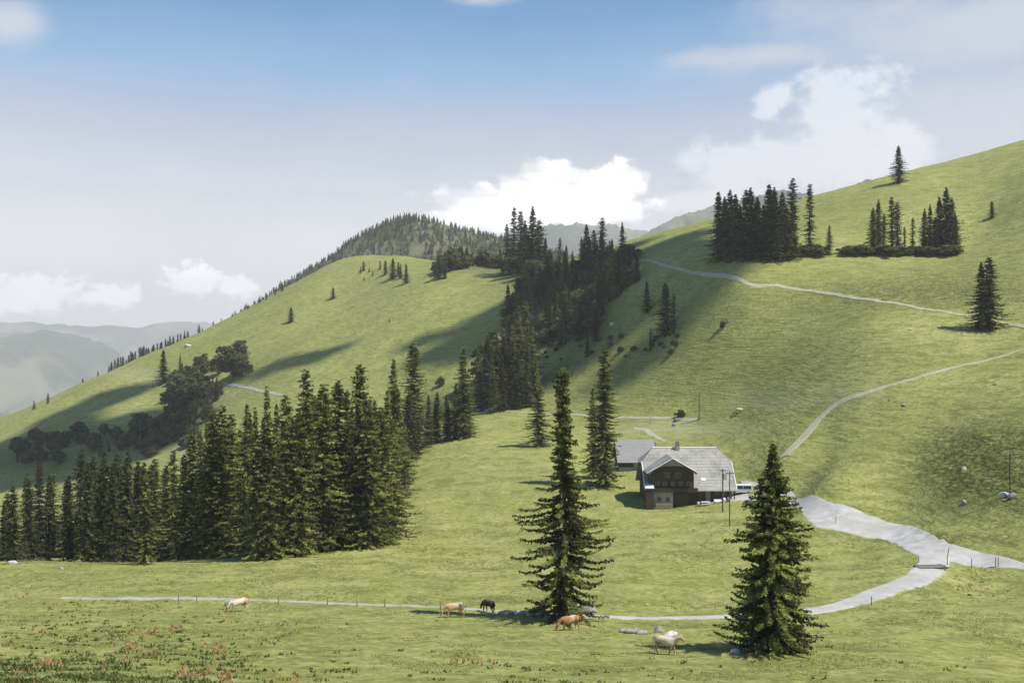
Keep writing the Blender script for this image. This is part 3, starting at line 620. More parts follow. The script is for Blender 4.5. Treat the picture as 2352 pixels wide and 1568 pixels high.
# belt along the spur's upper right edge
for i in range(70):
    px = 1000+i*3.5+rg.uniform(-4, 4); yb = np.interp(px, [990, 1050, 1100, 1180, 1240], [632, 616, 610, 620, 640])+rg.uniform(-7, 6)
    yt = np.interp(px, [990, 1030, 1070, 1150, 1200, 1240], [590, 566, 562, 566, 580, 590])+rg.uniform(0, 26)
    base_tree(rg.choice(['b0', 'd1', 'd0', 'd2', 's0', 'b1']), px, yb, yt, 'small dark tree in the belt under the wooded hill', 'tree', 'trees of the belt along the top of the spur', wscale=1.25)
for (px, yb, yt) in [(1008, 642, 585), (1022, 640, 600), (1000, 640, 612), (1155, 632, 600), (1170, 632, 598), (885, 632, 598), (902, 640, 592), (915, 634, 602), (873, 620, 598), (835, 622, 600), (828, 628, 612), (856, 634, 622), (836, 646, 636), (895, 740, 730), (920, 640, 606), (848, 626, 614)]:
    base_tree(rg.choice(['d0', 'd1', 'd2']), px, yb, yt, 'small scattered spruce near the top of the grassy spur', 'tree', 'scattered spruces near the top of the spur', wscale=1.7)
# left skyline fringe
for i in range(30):
    px = 252+i*6.1+rg.uniform(-3, 3); yb = np.interp(px, [250, 350, 430], [850, 806, 778])
    top_tree(rg.choice(['d0', 'd1', 't0']), px, 770+rg.uniform(0, 25), yb-rg.uniform(7, 24), 'spruce of the fringe along the left skyline', 'tree', 'spruces fringing the left skyline', wscale=1.6)
for (px, h_) in [(457, 22), (465, 10), (490, 13), (540, 10), (570, 8), (597, 14), (612, 9), (632, 10), (648, 16), (535, 8), (508, 8), (225, 10), (190, 8)]:
    yb = np.interp(px, [190, 457, 500, 650], [876, 766, 744, 664]); top_tree(rg.choice(['d0', 'd1']), px, 765, yb-h_, 'tiny spruce on the skyline of the grassy spur', 'tree', 'tiny spruces on the spur skyline', wscale=1.6)
# groves on the right slope
G7 = 'spruces of the dense grove above the upper road'
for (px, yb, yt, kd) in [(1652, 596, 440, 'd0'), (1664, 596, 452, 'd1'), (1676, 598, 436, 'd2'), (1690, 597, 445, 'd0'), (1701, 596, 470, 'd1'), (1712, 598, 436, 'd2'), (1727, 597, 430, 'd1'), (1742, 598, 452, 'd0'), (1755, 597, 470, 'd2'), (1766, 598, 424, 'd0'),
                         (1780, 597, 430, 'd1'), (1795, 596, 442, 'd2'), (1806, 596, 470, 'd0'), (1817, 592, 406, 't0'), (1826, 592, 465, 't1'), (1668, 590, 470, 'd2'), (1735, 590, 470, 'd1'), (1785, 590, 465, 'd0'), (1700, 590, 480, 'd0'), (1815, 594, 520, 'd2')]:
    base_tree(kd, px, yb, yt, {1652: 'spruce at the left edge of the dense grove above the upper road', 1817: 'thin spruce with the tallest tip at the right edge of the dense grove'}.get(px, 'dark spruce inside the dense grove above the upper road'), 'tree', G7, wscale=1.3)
G8 = 'spruces of the loose grove on the right slope'
for (px, yb, yt, kd) in [(2004, 576, 478, 'd1'), (2018, 578, 458, 'd0'), (2030, 578, 490, 't0'), (2050, 576, 452, 't1'), (2062, 578, 462, 't0'), (2078, 578, 520, 't0'), (2096, 578, 500, 't1'), (2122, 580, 480, 'd0'), (2136, 580, 470, 'd1'), (2148, 582, 500, 'd2'), (2160, 582, 452, 'd0'), (2172, 583, 430, 'd1'), (2186, 582, 455, 'd2'), (2195, 580, 490, 'd0')]:
    base_tree(kd, px, yb, yt, {2172: 'tallest spruce at the right end of the loose grove on the right slope', 2018: 'dark spruce at the left end of the loose grove on the right slope'}.get(px, 'spruce in the loose grove on the right slope'), 'tree', G8, wscale=1.25)
for i in range(34):
    px = rg.choice([rg.uniform(1930, 2200)]*7+[rg.uniform(1830, 1880)]); base_tree(rg.choice(['s0', 's1']), px, 586+rg.uniform(-5, 3), 566+rg.uniform(-6, 6), 'low dark scrub, thickened to stand for tree shade under the right slope groves', 'bush', 'low scrub standing for shade under the groves', name='bush', wscale=2.0)  # low shrubs thickened to stand for the dark shadow strip below the groves
# scrub in the left gully and along the ravine foot
for i in range(66):
    t = rg.random(); px = np.interp(t, [0, .35, .7, 1], [455, 450, 425, 350])+rg.uniform(-66, 58)*(1-.2*t); yb = np.interp(t, [0, .35, .7, 1], [868, 915, 975, 1015])+rg.uniform(-14, 14)
    base_tree(rg.choice(['s0', 's1', 'b0', 'd1', 'b2', 'd2']), px, yb, yb-rg.uniform(30, 54), 'dark scrubby tree filling the gully on the left spur', 'tree', 'scrub in the gully of the left spur', dmin=420)
for i in range(64):
    px = rg.uniform(20, 460); yb = 1018+rg.uniform(-22, 40)+(250-px)*.08
    base_tree(rg.choice(['s0', 's1', 'b2', 'd1', 'b0']), px, yb, yb-rg.uniform(18, 38), 'dark scrub along the foot of the left spur', 'bush', 'scrub along the foot of the left spur', dmin=380, name='bush')
for i in range(30):
    px = rg.uniform(1245, 1560); yb = 800+rg.uniform(-25, 28)-(px-1400)*.06
    base_tree(rg.choice(['s0', 's1']), px, yb, yb-rg.uniform(6, 16), 'small bush on the rough ground below the ravine', 'bush', 'small bushes below the ravine', name='bush', wscale=1.05)

# far wood on the hill: one mass
def far_wood():
    rg = np.random.default_rng(99); ny, nx = HX.shape
    k = 13000; j = rg.random(k)*(ny*.60); i = rg.random(k)*(nx-2)
    j0 = j.astype(int); i0 = i.astype(int)
    x = HX[j0, i0]+(i-i0)*(HX[0, 1]-HX[0, 0]); y = HY[j0, i0]+(j-j0)*(HY[1, 0]-HY[0, 0])
    fi = i-i0; fj = j-j0
    z = (HZ[j0, i0]*(1-fi)+HZ[j0, i0+1]*fi)*(1-fj)+(HZ[j0+1, i0]*(1-fi)+HZ[j0+1, i0+1]*fi)*fj
    clear = fbm(x/70, y/70, 8, 3) > .22
    x, y, z = x[~clear], y[~clear], z[~clear]; k = len(x)
    h = rg.uniform(5, 11.5, k); r = h*rg.uniform(.19, .30, k)
    VS = []; n_t = 7; seg = 5
    # every tree: seven tiers of five drooping triangles
    for tier in range(n_t):
        t = tier/n_t
        for s in range(seg):
            a = 6.283*s/seg+tier*1.3+rg.random(k)*1.0; aw = 6.283/seg*.75
            rr = r*(1-t)**.8*rg.uniform(.7, 1.2, k); zt = z+h*(t+.26); zb = z+h*t*.97
            top = np.stack([x, y, np.minimum(zt, z+h)], 1)
            p1 = np.stack([x+np.cos(a)*rr, y+np.sin(a)*rr, zb], 1); p2 = np.stack([x+np.cos(a+aw)*rr*rg.uniform(.7, 1, k), y+np.sin(a+aw)*rr, zb+h*.03*rg.normal(size=k)], 1)
            VS.append(np.stack([top, p1, p2], 1))
    Vv = np.concatenate(VS).reshape(-1, 3)
    ti = np.repeat(np.tile(rg.random(k), n_t*seg), 3)
    tag(link('far_wood', mesh_np('far_wood', Vv, np.arange(len(Vv)).reshape(-1, 3), M_NEEDLE_FAR, False, {'tint': ti})), 'dark spruce wood covering the distant rounded hill', 'wood', kind='stuff')
far_wood()
#@@REST@@
# ------------------------------------------------------------------ grass tufts and weeds (ground cover)
M_TUFT = leaf_mat('grass_blades', (.22, .235, .07), (.42, .42, .18), .4)
M_WEED = leaf_mat('dock_leaves', (.075, .100, .026), (.21, .235, .075), .25)
M_SEED = leaf_mat('seed_stalks', (.42, .22, .11), (.60, .36, .20), .2)
def scatter(n, v0, v1, seed, u0=-.56, u1=.56):
    rg = np.random.default_rng(seed); u = rg.uniform(u0, u1, n); v = rg.uniform(v0, v1, n); d = np.exp(v); return rg, u*d, d
def on_road(x, y):
    px = x/y*F+CX; py = CY-gz(x, y)/y*F
    rd = inside(px, py, [(1700, 1100), (1830, 1120), (2090, 1195), (2352, 1290), (2352, 1318), (2160, 1300), (2150, 1340), (1900, 1412), (1400, 1430), (1250, 1422), (1250, 1404), (1400, 1408), (1880, 1388), (2110, 1300), (2100, 1262), (1850, 1210), (1700, 1130)])
    return rd
def blades(name, x, y, k, h, wdt, spread, lean, seed, mat, label, cat_tint=None):
    rg = np.random.default_rng(seed); n = len(x); xx = np.repeat(x, k)+rg.normal(size=n*k)*spread; yy = np.repeat(y, k)+rg.normal(size=n*k)*spread
    zz = gz(xx, yy)-.02; a = rg.uniform(0, 6.283, n*k); hh = np.repeat(h, k)*rg.uniform(.6, 1.3, n*k); le = rg.uniform(.1, 1, n*k)*lean*hh
    b = rg.uniform(0, 6.283, n*k); ww = hh*wdt
    p0 = np.stack([xx-np.cos(a)*ww, yy-np.sin(a)*ww, zz], 1); p1 = np.stack([xx+np.cos(a)*ww, yy+np.sin(a)*ww, zz], 1); p2 = np.stack([xx+np.cos(b)*le, yy+np.sin(b)*le, zz+hh], 1)
    ti = np.repeat(np.clip(np.repeat(rg.random(n), k)*.7+.3*rg.random(n*k), 0, 1), 3)
    me = mesh_np(name, np.stack([p0, p1, p2], 1).reshape(-1, 3), np.arange(n*k*3).reshape(-1, 3), mat, False, {'tint': ti})
    tag(link(name, me), label, 'grass' if 'grass' in name else 'weeds', kind='stuff')
rg_, x, y = scatter(80000, math.log(46), math.log(190), 31)
keep = (fbm(x/4, y/4, 71, 4) > .06) & ~on_road(x, y); x, y = x[keep], y[keep]
blades('grass', x, y, 3, .05+.0006*y, .5, .14, 1.8, 32, M_TUFT, 'short grazed pasture grass with loose tufts')
rg_, x, y = scatter(60000, math.log(47), math.log(120), 33)
px_ = x/y*F+CX; py_ = CY-gz(x, y)/y*F
dens = np.clip(np.exp(-((px_-90)/230)**2-((py_-1568)/34)**2)*1.3+.22*np.exp(-((px_-250)/330)**2-((py_-1480)/70)**2)+.06*np.exp(-((px_-900)/900)**2-((py_-1560)/50)**2)+.5*np.exp(-((px_-2240)/45)**2-((py_-1335)/25)**2), 0, 1)
cl = fbm(x/1.6, y/1.6, 81, 3)
keep = (rg_.random(len(x)) < dens*.5) & (cl > -.02); x, y = x[keep], y[keep]
blades('weeds', x, y, 6, np.full(len(x), .21), .42, .16, 1.1, 34, M_WEED, 'broad-leaved dock plants growing in dark patches on the near slope')
rg_, x, y = scatter(60000, math.log(47), math.log(150), 35)
px_ = x/y*F+CX; py_ = CY-gz(x, y)/y*F
spots = [(110, 1520, 22, 8), (55, 1555, 16, 10), (325, 1455, 25, 10), (300, 1490, 12, 8), (395, 1447, 20, 6), (475, 1478, 12, 8), (510, 1492, 12, 7), (355, 1500, 14, 6), (435, 1545, 12, 12), (465, 1550, 14, 8), (520, 1555, 14, 12), (95, 1560, 12, 8), (50, 1362, 26, 9),
         (265, 1389, 75, 5), (1035, 1515, 12, 12), (1065, 1505, 12, 6), (1092, 1520, 12, 6), (1125, 1522, 10, 6), (2245, 1335, 40, 24), (1940, 1115, 14, 12)]
dn = sum(np.exp(-((px_-a)/c)**2-((py_-b)/d)**2) for a, b, c, d in spots)
keep = rg_.random(len(x)) < np.clip(dn+.03*(px_ < 700), 0, 1)*.34; x, y = x[keep], y[keep]
blades('seed_stalks', x, y, 4, np.full(len(x), .30), .22, .12, .8, 36, M_SEED, 'rusty brown seed stalks of dock in small patches on the pasture')

# ------------------------------------------------------------------ rocks
def rock(px, py, wd, ht, label, mat=None, seed=1, dep=None, rz=0., name='rock', dx=0, dy=0, cat='rock', group=None, flat=1.0):
    p = hit(px, py); rg = np.random.default_rng(seed); k = 22; vs = []; fs = []
    th = np.linspace(0, math.pi, k//2+1); ph = np.linspace(0, 2*math.pi, k, endpoint=False)
    T, Pp = np.meshgrid(th, ph, indexing='ij'); x = np.sin(T)*np.cos(Pp); y = np.sin(T)*np.sin(Pp); z = np.cos(T)
    pl = rg.normal(size=(11, 3)); pl /= np.linalg.norm(pl, axis=1)[:, None]; r = np.full(x.shape, 1.25)
    for q in pl: r = np.minimum(r, rg.uniform(.72, .95)/np.maximum(x*q[0]+y*q[1]+z*q[2], 1e-3))
    r = r*(1+.18*fbm(x*2.5+seed, y*2.5+z*2, seed, 3))
    dep = dep or wd*.7
    V_ = np.stack([x*r*wd/2, y*r*dep/2, (z*r*.62+.30)*ht*flat], -1).reshape(-1, 3)
    id_ = np.arange(len(V_)).reshape(x.shape); Qd = np.stack([id_[:-1], np.roll(id_, -1, 1)[:-1], np.roll(id_, -1, 1)[1:], id_[1:]], -1).reshape(-1, 4)
    z0 = float(gz(p.x+dx, p.y+dy))
    o = link(name, mesh_np(name, V_, Qd, mat or M_ROCK, False), None, (p.x+dx, p.y+dy, z0-.05), rz)
    return tag(o, label, cat, group)
rock(1165, 1410, 1.7, .55, 'long low grey slab between the dark brown cow and the open spruce, left half', M_ROCK, 2, .8)
rock(1195, 1411, 1.6, .55, 'long low grey slab touching the rocks under the open spruce, right half', M_ROCKL, 3, .8)
for i, (a, b, w_, h_) in enumerate([(1222, 1416, 1.0, .8), (1240, 1420, 1.1, .8), (1258, 1424, 1.2, .7), (1276, 1420, .9, .6), (1240, 1408, 1.3, .9)]):
    rock(a, b, w_, h_, 'grey rock in the pile left of the open spruce trunk', M_ROCK, 10+i, group='rocks piled left of the open spruce')
for i, (a, b, w_, h_) in enumerate([(1326, 1404, 1.1, .8), (1345, 1408, 1.4, 1.0), (1360, 1406, 1.1, .8), (1340, 1398, 1.2, .9)]):
    rock(a, b, w_, h_, 'grey rock in the pile right of the open spruce trunk', M_ROCK, 20+i, group='rocks piled right of the open spruce')
for i, (a, b, w_, h_) in enumerate([(1432, 1452, .8, .5), (1446, 1454, 1.0, .55), (1460, 1453, .8, .5), (1474, 1455, .9, .45)]):
    rock(a, b, w_, h_, 'small rock in the row of stones left of the foreground cow', M_ROCK, 30+i, group='row of stones by the foreground cow')
rock(1514, 1452, .9, .6, 'dark grey boulder directly behind the pale foreground cow', M_ROCK, 41)
rock(1540, 1462, 1.5, .55, 'light slanting slab of rock behind the pale foreground cow', M_ROCKL, 42, .8, .3)
rock(1687, 1500, .85, .42, 'white rock at the left foot of the full foreground spruce', M_ROCKL, 43)
rock(2214, 1082, .9, .6, 'pale boulder on the rough hummocky bank at the right', M_ROCKL, 44)
rock(2214, 1160, 1.1, .8, 'dark boulder near the bottom of the rough hummocky bank', M_ROCK, 45)
rock(2304, 1140, 1.7, .7, 'flat grey rock left of the pole on the rough bank', M_ROCKL, 46, 1.0)
rock(2325, 1142, 1.1, .8, 'dark rock right of the pole on the rough bank', M_ROCK, 47)
rock(30, 1294, 1.4, .6, 'pale stones at the edge of the dark trees at the far left', M_ROCKL, 48)
rock(1405, 748, 1.8, 1.4, 'small white rock on the slope right of the ravine', M_ROCKL, 49)
rock(430, 796, 5, 2.2, 'whitish rock outcrop near the left skyline above the gully', M_ROCKL, 50)
rock(1548, 978, 1.4, .8, 'dark stone on the meadow below the pole behind the barn', M_ROCK, 51)
for i in range(20):
    rr_ = random.Random(900+i); px = rr_.choice([rr_.uniform(1500, 2340), rr_.uniform(1250, 1560)]); py = rr_.uniform(660, 1000) if px > 1560 else rr_.uniform(770, 900)
    rock(px, py, rr_.uniform(.5, 1.2), rr_.uniform(.2, .45), 'small weathered stone lying in the grass of the right slope', M_ROCK, 300+i, group='small stones scattered over the right slope', rz=rr_.random()*3)
rock(140, 1306, .7, .35, 'small dark stone on the meadow before the dark trees at the far left', M_ROCK, 52)

# ------------------------------------------------------------------ posts and poles
def post(px, py, h, label, r=.06, mat=None, name='fence_post', cat='post', group='fence posts along the path', lean=(0, 0)):
    p = hit(px, py); mb = MB(); mb.tube([(0, 0, -.4), (0, 0, h*.5), (lean[0], lean[1], h-.03), (lean[0], lean[1], h)], [r*1.05, r, r*.92, r*.5], 8)
    o = mb.build(name, mat or M_POST, None, (p.x, p.y, p.z)); return tag(o, label, cat, group)
for i, (px, py) in enumerate([(410, 1382), (452, 1384), (640, 1388), (752, 1389), (820, 1392), (884, 1394), (1012, 1400)]):
    post(px, py, .95, 'short grey fence post beside the path left of the cows', lean=(random.uniform(-.06, .06), 0))
for (px, py, h, lb) in [(2110, 1293, .9, 'short post at the left end of the cattle grid'), (2002, 1389, 1.0, 'lone short post beside the path between the right-hand spruce and the junction'), (2232, 1304, 1.3, 'post right of the tall gate pole at the road junction'),
                        (2287, 1303, 1.4, 'left one of the close pair of posts at the road junction'), (2293, 1303, 1.4, 'right one of the close pair of posts at the road junction'), (2170, 1312, .9, 'short post at the right end of the cattle grid'), (1920, 1200, 1.2, 'thin post on the inner side of the gravel yard'), (1985, 1122, 1.1, 'thin post on the bank behind the gravel road')]:
    post(px, py, h, lb, group=None)
post(2176, 1300, 2.5, 'tall slanting pole beside the road junction', .06, None, 'marker_pole', 'pole', None, (.25, 0))
post(1155, 932, 4.5, 'pale bare dead trunk standing in the shade at the ravine edge', .12, M_ROCKL, 'dead_trunk', 'dead tree', None, (.2, 0))
def pole(px, d, ytop, label, arms=1, z0=None, r=.13):
    p = at(px, d) if d else hit(px, z0); h = (CY-ytop)/F*p.y-p.z
    e = empty('utility_pole', p); tag(e, label, 'pole')
    mb = MB(); mb.tube([(0, 0, -.6), (0, 0, h*.5), (0, 0, h)], [r*1.15, r, r*.75], 10); mb.build('pole_shaft', M_POLE, e)
    for k in range(arms):
        z = h-.35-.8*k; b = MB(); b.box(-.75, .75, -.14, -.04, z-.06, z+.06); b.build('crossarm', M_POLE, e)
        for q in (-.65, -.25, .25, .65):
            c = MB(); c.tube([(q, -.09, z+.06), (q, -.09, z+.14), (q, -.09, z+.24)], [.05, .07, .03], 8); c.build('insulator', M_ROCKL, e)
    return e, h
pole(1606, None, 905, 'dark wooden utility pole on the meadow above the barn', 1, 966, .15)
pole(2320, None, 1040, 'dark wooden utility pole on the rough bank at the right edge', 1, 1140, .12)
e1, h1 = pole(1660, 194, 1076, 'thick dark wooden pole before the farmhouse roof, left of two', 1)
b = MB(); b.box(.15, .75, -.3, .3, h1-2.1, h1-.9); b.build('transformer', simple('grey_metal', (.45, .46, .47), (.38, .39, .4), 2, .5), e1, bevel=.05)
pole(1676, 178, 1082, 'thinner wooden pole standing closer on the grass before the farmhouse, right of two', 1, None, .10)

M_IRON = simple('dark_iron', (.10, .10, .10), (.06, .055, .05), 8, .6, metal=.6)
p = hit(2138, 1303); e = empty('cattle_grid', (p.x, p.y, p.z+.06), .15); tag(e, 'dark iron cattle grid set across the gravel path at the junction', 'cattle grid')
b = MB()
for yy in (-.9, .9): b.box(-2.0, 2.0, yy-.06, yy+.06, -.05, .12)
for xx in (-2.0, 2.0): b.box(xx-.06, xx+.06, -.84, .84, -.05, .117)
b.build('frame', M_IRON, e)
b = MB()
for k in range(9): b.tube([(-1.93, -.72+.18*k, .06), (1.93, -.72+.18*k, .06)], .04, 6)
b.build('bars', M_IRON, e)

# ------------------------------------------------------------------ the farmhouse
def shingle(name, c1, c2, row=3.2):
    m, t, b, o = newmat(name); tcn = t.node('ShaderNodeTexCoord'); v = tcn.outputs['Object']
    n1 = t.noise(v, .35, 5, .65); n2 = t.noise(t.mapping(v, (5, 1, 1.5)), 1.6, 5, .7); sep = t.node('ShaderNodeSeparateXYZ'); t.l.new(v, sep.inputs[0])
    fr = t.math('FRACT', t.math('MULTIPLY', sep.outputs[2], row)); rows = t.ramp(fr, .0, .25)
    n3 = t.noise(t.mapping(v, (4.5, .2, row)), 1.0, 2, .5)
    c = t.mix(t.ramp(n1, .35, .65), c1, c2); c = t.mix(t.ramp(n2, .4, .7, 0, .45), c, tuple(x*.62 for x in c1)); c = t.mix(t.ramp(n3, .45, .6, 0, .35), c, tuple(min(1, x*1.25) for x in c1))
    c = t.mix(t.math('SUBTRACT', 1, rows), c, tuple(x*.5 for x in c1))
    t.put(b.inputs['Base Color'], c); bump(t, b, t.math('ADD', fr, t.math('MULTIPLY', n2, .5)), .5, .06); b.inputs['Roughness'].default_value = .8
    return m
M_ROOF = shingle('grey_shingles', (.36, .345, .315), (.21, .20, .18), 1.7)
M_ROOF2 = shingle('worn_shingles', (.29, .285, .27), (.17, .165, .155))
M_ROOFB = shingle('barn_shingles', (.27, .268, .26), (.22, .215, .205))
def planks(name, c1, c2, fx=5.0):
    m, t, b, o = newmat(name); tcn = t.node('ShaderNodeTexCoord'); v = tcn.outputs['Object']; sep = t.node('ShaderNodeSeparateXYZ'); t.l.new(v, sep.inputs[0])
    fr = t.math('FRACT', t.math('MULTIPLY', t.math('ADD', sep.outputs[0], sep.outputs[1]), fx)); nz = t.noise(t.mapping(v, (6, 6, .6)), 1.5, 5, .65)
    c = t.mix(t.ramp(nz, .3, .7), c1, c2); c = t.mix(t.ramp(fr, .0, .12, .7, 0), c, tuple(x*.35 for x in c1)); t.put(b.inputs['Base Color'], c); bump(t, b, fr, .4, .03)
    return m
M_WOOD = planks('dark_timber', (.085, .062, .045), (.050, .038, .030))
M_WOODL = planks('grey_timber', (.34, .32, .29), (.24, .225, .20), 3.5)
M_PLASTER = simple('whitewash', (.42, .41, .39), (.30, .29, .27), 1.8, .9, bmp=.01)
M_STONE = simple('stone_wall', (.38, .37, .35), (.22, .21, .20), 2.5, .95, bmp=.06)
M_GLASS = simple('window_glass', (.03, .035, .04), (.02, .022, .025), 1, .08, spec=.6)
M_WHITE = simple('white_paint', (.78, .78, .76), (.70, .70, .68), 2, .5)
H0 = at(1585, 205); H0.z = float(gz(H0.x-6, 204))+.15
print('house base', H0, 'wanted -34.15; ground right', gz(H0.x+5, 202))
hs = empty('farmhouse', H0); tag(hs, 'large dark timber farmhouse with a broad grey shingled half-hipped roof and arched front gable', 'farmhouse')
b = MB(); prof = [(0, -1.5), (0, 4.25), (4.45, 8.65), (9.15, 8.65), (13.6, 4.25), (13.6, -1.5)]
k = len(prof); b.add([(-8.6, y, z) for y, z in prof]+[(8.6, y, z) for y, z in prof], [tuple(range(k-1, -1, -1)), tuple(range(k, 2*k))]+[(i, (i+1) % k, k+(i+1) % k, k+i) for i in range(k)])
b.build('wall', M_WOOD, hs)
E, T_, RZ = 3.45, 8.75, 11.35
b = MB()
b.slab([(-9.4, -1.2, E), (9.4, -1.2, E), (9.4, 4.1, T_), (6.8, 6.8, RZ), (-6.8, 6.8, RZ), (-9.4, 4.1, T_)], .2)
b.slab([(9.4, 14.8, E), (-9.4, 14.8, E), (-9.4, 9.5, T_), (-6.8, 6.8, RZ), (6.8, 6.8, RZ), (9.4, 9.5, T_)], .2)
b.slab([(6.8, 6.8, RZ), (9.4, 4.1, T_), (9.75, 4.1, T_-.3), (9.75, 9.5, T_-.3), (9.4, 9.5, T_)], .15)
b.slab([(-6.8, 6.8, RZ), (-9.4, 9.5, T_), (-9.75, 9.5, T_-.3), (-9.75, 4.1, T_-.3), (-9.4, 4.1, T_)], .15)
rf = b.build('roof', M_ROOF, hs)
b = MB(); b.tube([(-6.8, 6.8, RZ+.02), (6.8, 6.8, RZ+.02)], .13, 8); b.build('ridge_cap', M_WHITE, rf)
b = MB(); b.box(-9.4, 9.4, -1.32, -1.22, E-.16, E+.02); b.build('gutter', simple('zinc', (.5, .5, .5), (.4, .4, .4), 3, .4, metal=.5), rf)
for sx_ in (-1, 1):
    b = MB(); b.tube([(sx_*9.42, -1.2, E), (sx_*9.42, 4.1, T_)], .10, 6); b.build('verge_board', M_WHITE, rf)
b = MB(); b.box(-1.9, -1.1, 6.2, 7.2, 10.2, 12.3); b.box(-2.0, -1.0, 6.1, 7.3, 12.3, 12.45); ch = b.build('chimney', M_STONE, rf)
b = MB(); b.box(-1.75, -1.25, 6.45, 6.95, 12.45, 12.7); b.build('chimney_cap', M_IRON, ch)
def on_roof(x, y, w_, h_, name, mat, up=.06):
    z = E+(y+1.2)*(T_-E)/5.3; n_ = Vector((0, -1, 1)).normalized(); c = Vector((x, y, z)); d = Vector((0, 1, 1)).normalized()
    q = [c+Vector((-w_/2, 0, 0))-d*h_/2, c+Vector((w_/2, 0, 0))-d*h_/2, c+Vector((w_/2, 0, 0))+d*h_/2, c+Vector((-w_/2, 0, 0))+d*h_/2]
    b = MB(); b.slab([v+n_*up for v in q], up*.9+.05); return b.build(name, mat, hs)
sk = on_roof(2.9, .8, .9, .7, 'skylight', M_WHITE, .10)
# cross gable
gx, ga, gz_, ge = -4.0, 5.3, 10.2, 7.2
yr = lambda z: -1.2+(z-E)*5.3/(T_-E)
b = MB(); b.slab([(gx-ga, -3.0, ge), (gx, -3.0, gz_), (gx, yr(gz_)+.1, gz_), (gx-ga, yr(ge)+.1, ge)], .16); b.slab([(gx, -3.0, gz_+.003), (gx+ga, -3.0, ge), (gx+ga, yr(ge)+.1, ge), (gx, yr(gz_)+.1, gz_+.003)], .16)
gr = b.build('gable_roof', M_ROOF2, hs)
b = MB()
for s_ in (-1, 1): b.tube([(gx, -3.05, gz_+.02), (gx+s_*ga, -3.05, ge+.02)], .09, 6)
b.build('bargeboard', M_WHITE, gr)
# arched fascia below the apex
N = 24; top = []; bot = []
for i in range(N+1):
    s_ = -1+2*i/N; x = gx+s_*(ga-.45); top.append((x, gz_-.2-abs(s_)*(ga-.45)*(gz_-ge)/ga)); bot.append((x, 6.75+1.9*(1-abs(s_)**3.2)))
bot = [(x, min(zb, zt-.04)) for (x, zb), (_, zt) in zip(bot, top)]
b = MB()
vs = [(x, -2.75, z) for x, z in top]+[(x, -2.75, z) for x, z in bot]+[(x, -2.63, z) for x, z in top]+[(x, -2.63, z) for x, z in bot]; m1 = N+1
fs = [(i, m1+i, m1+i+1, i+1) for i in range(N)]+[(2*m1+i+1, 3*m1+i+1, 3*m1+i, 2*m1+i) for i in range(N)]+[(m1+i, 3*m1+i, 3*m1+i+1, m1+i+1) for i in range(N)]
b.add(vs, fs); b.build('arched_fascia', M_WOODL, hs)
prof = [(-8.5, 3.3), (.5, 3.3), (.5, 7.35), (gx, 9.75), (-8.5, 7.35)]
b = MB(); k = len(prof); b.add([(x, -1.6, z) for x, z in prof]+[(x, 1.5, z) for x, z in prof], [tuple(range(k)), tuple(range(2*k-1, k-1, -1))]+[((i+1) % k, i, k+i, k+(i+1) % k) for i in range(k)])
b.build('gable_wall', M_WOOD, hs)
b = MB(); b.box(-7.6, -3.7, -1.35, -.02, -1.5, 3.28); b.build('ground_floor_wall', M_PLASTER, hs)
b = MB(); b.box(-8.75, 1.25, -2.15, -1.62, 3.2, 3.32); b.box(-8.75, 1.25, -2.15, -2.08, 3.32, 4.1); b.build('balcony', M_WOOD, hs)
def window(x, z, w_, h_, y=-1.6, parent=None, shut=False):
    b = MB(); t_ = .09; y0 = y-.06; 
    b.box(x-w_/2, x+w_/2, y0, y-.002, z-h_/2, z-h_/2+t_); b.box(x-w_/2, x+w_/2, y0, y-.002, z+h_/2-t_, z+h_/2); b.box(x-w_/2, x-w_/2+t_, y0, y-.002, z-h_/2+t_, z+h_/2-t_); b.box(x+w_/2-t_, x+w_/2, y0, y-.002, z-h_/2+t_, z+h_/2-t_); b.box(x-.03, x+.03, y0, y-.002, z-h_/2+t_, z+h_/2-t_)
    f = b.build('window', M_POST, hs); g = MB(); g.box(x-w_/2+t_, x-.03, y-.03, y-.01, z-h_/2+t_, z+h_/2-t_); g.box(x+.03, x+w_/2-t_, y-.03, y-.01, z-h_/2+t_, z+h_/2-t_); g.build('pane', M_GLASS, f)
for x in (-4.95, -2.75): window(x, 6.7, 1.0, 1.05)
for x in (-7.0, -5.4, -3.8, -2.2, -.6): window(x, 4.9, .8, .8)
for x in (-6.5, -4.8): window(x, 1.7, .8, .9, -1.35)
b = MB(); b.box(-3.3, -.4, -.14, -.004, -.2, 2.7); dr = b.build('door', planks('door_planks', (.12, .09, .065), (.09, .07, .05), 4), hs)
b = MB(); b.box(-1.95, -1.87, -.2, -.14, 1.1, 1.3); b.build('handle', M_IRON, dr)
b = MB(); b.box(3.2, 4.2, -.10, -.004, -.2, 3.2); b.build('door', M_WOODL, hs)
for x in (2.0, 5.6, 7.0): window(x, 2.7, .8, .6, 0)
for x in (1.9, 4.8, 8.9):
    b = MB(); b.box(x-.1, x+.1, -1.1, -.9, -.5, 3.38); b.build('porch_post', M_WOOD, hs)
b = MB(); b.slab([(-9.6, -3.2, 4.2), (-7.8, -3.2, 4.2), (-7.8, -1.4, 4.9), (-9.6, -1.4, 4.9)], .08); b.build('lean_to_roof', simple('pale_sheet', (.62, .62, .6), (.52, .52, .5), 2, .6), hs)
b = MB(); b.box(-9.5, -7.9, -3.0, -1.7, -1.5, 4.05); b.build('lean_to', M_WOOD, hs)

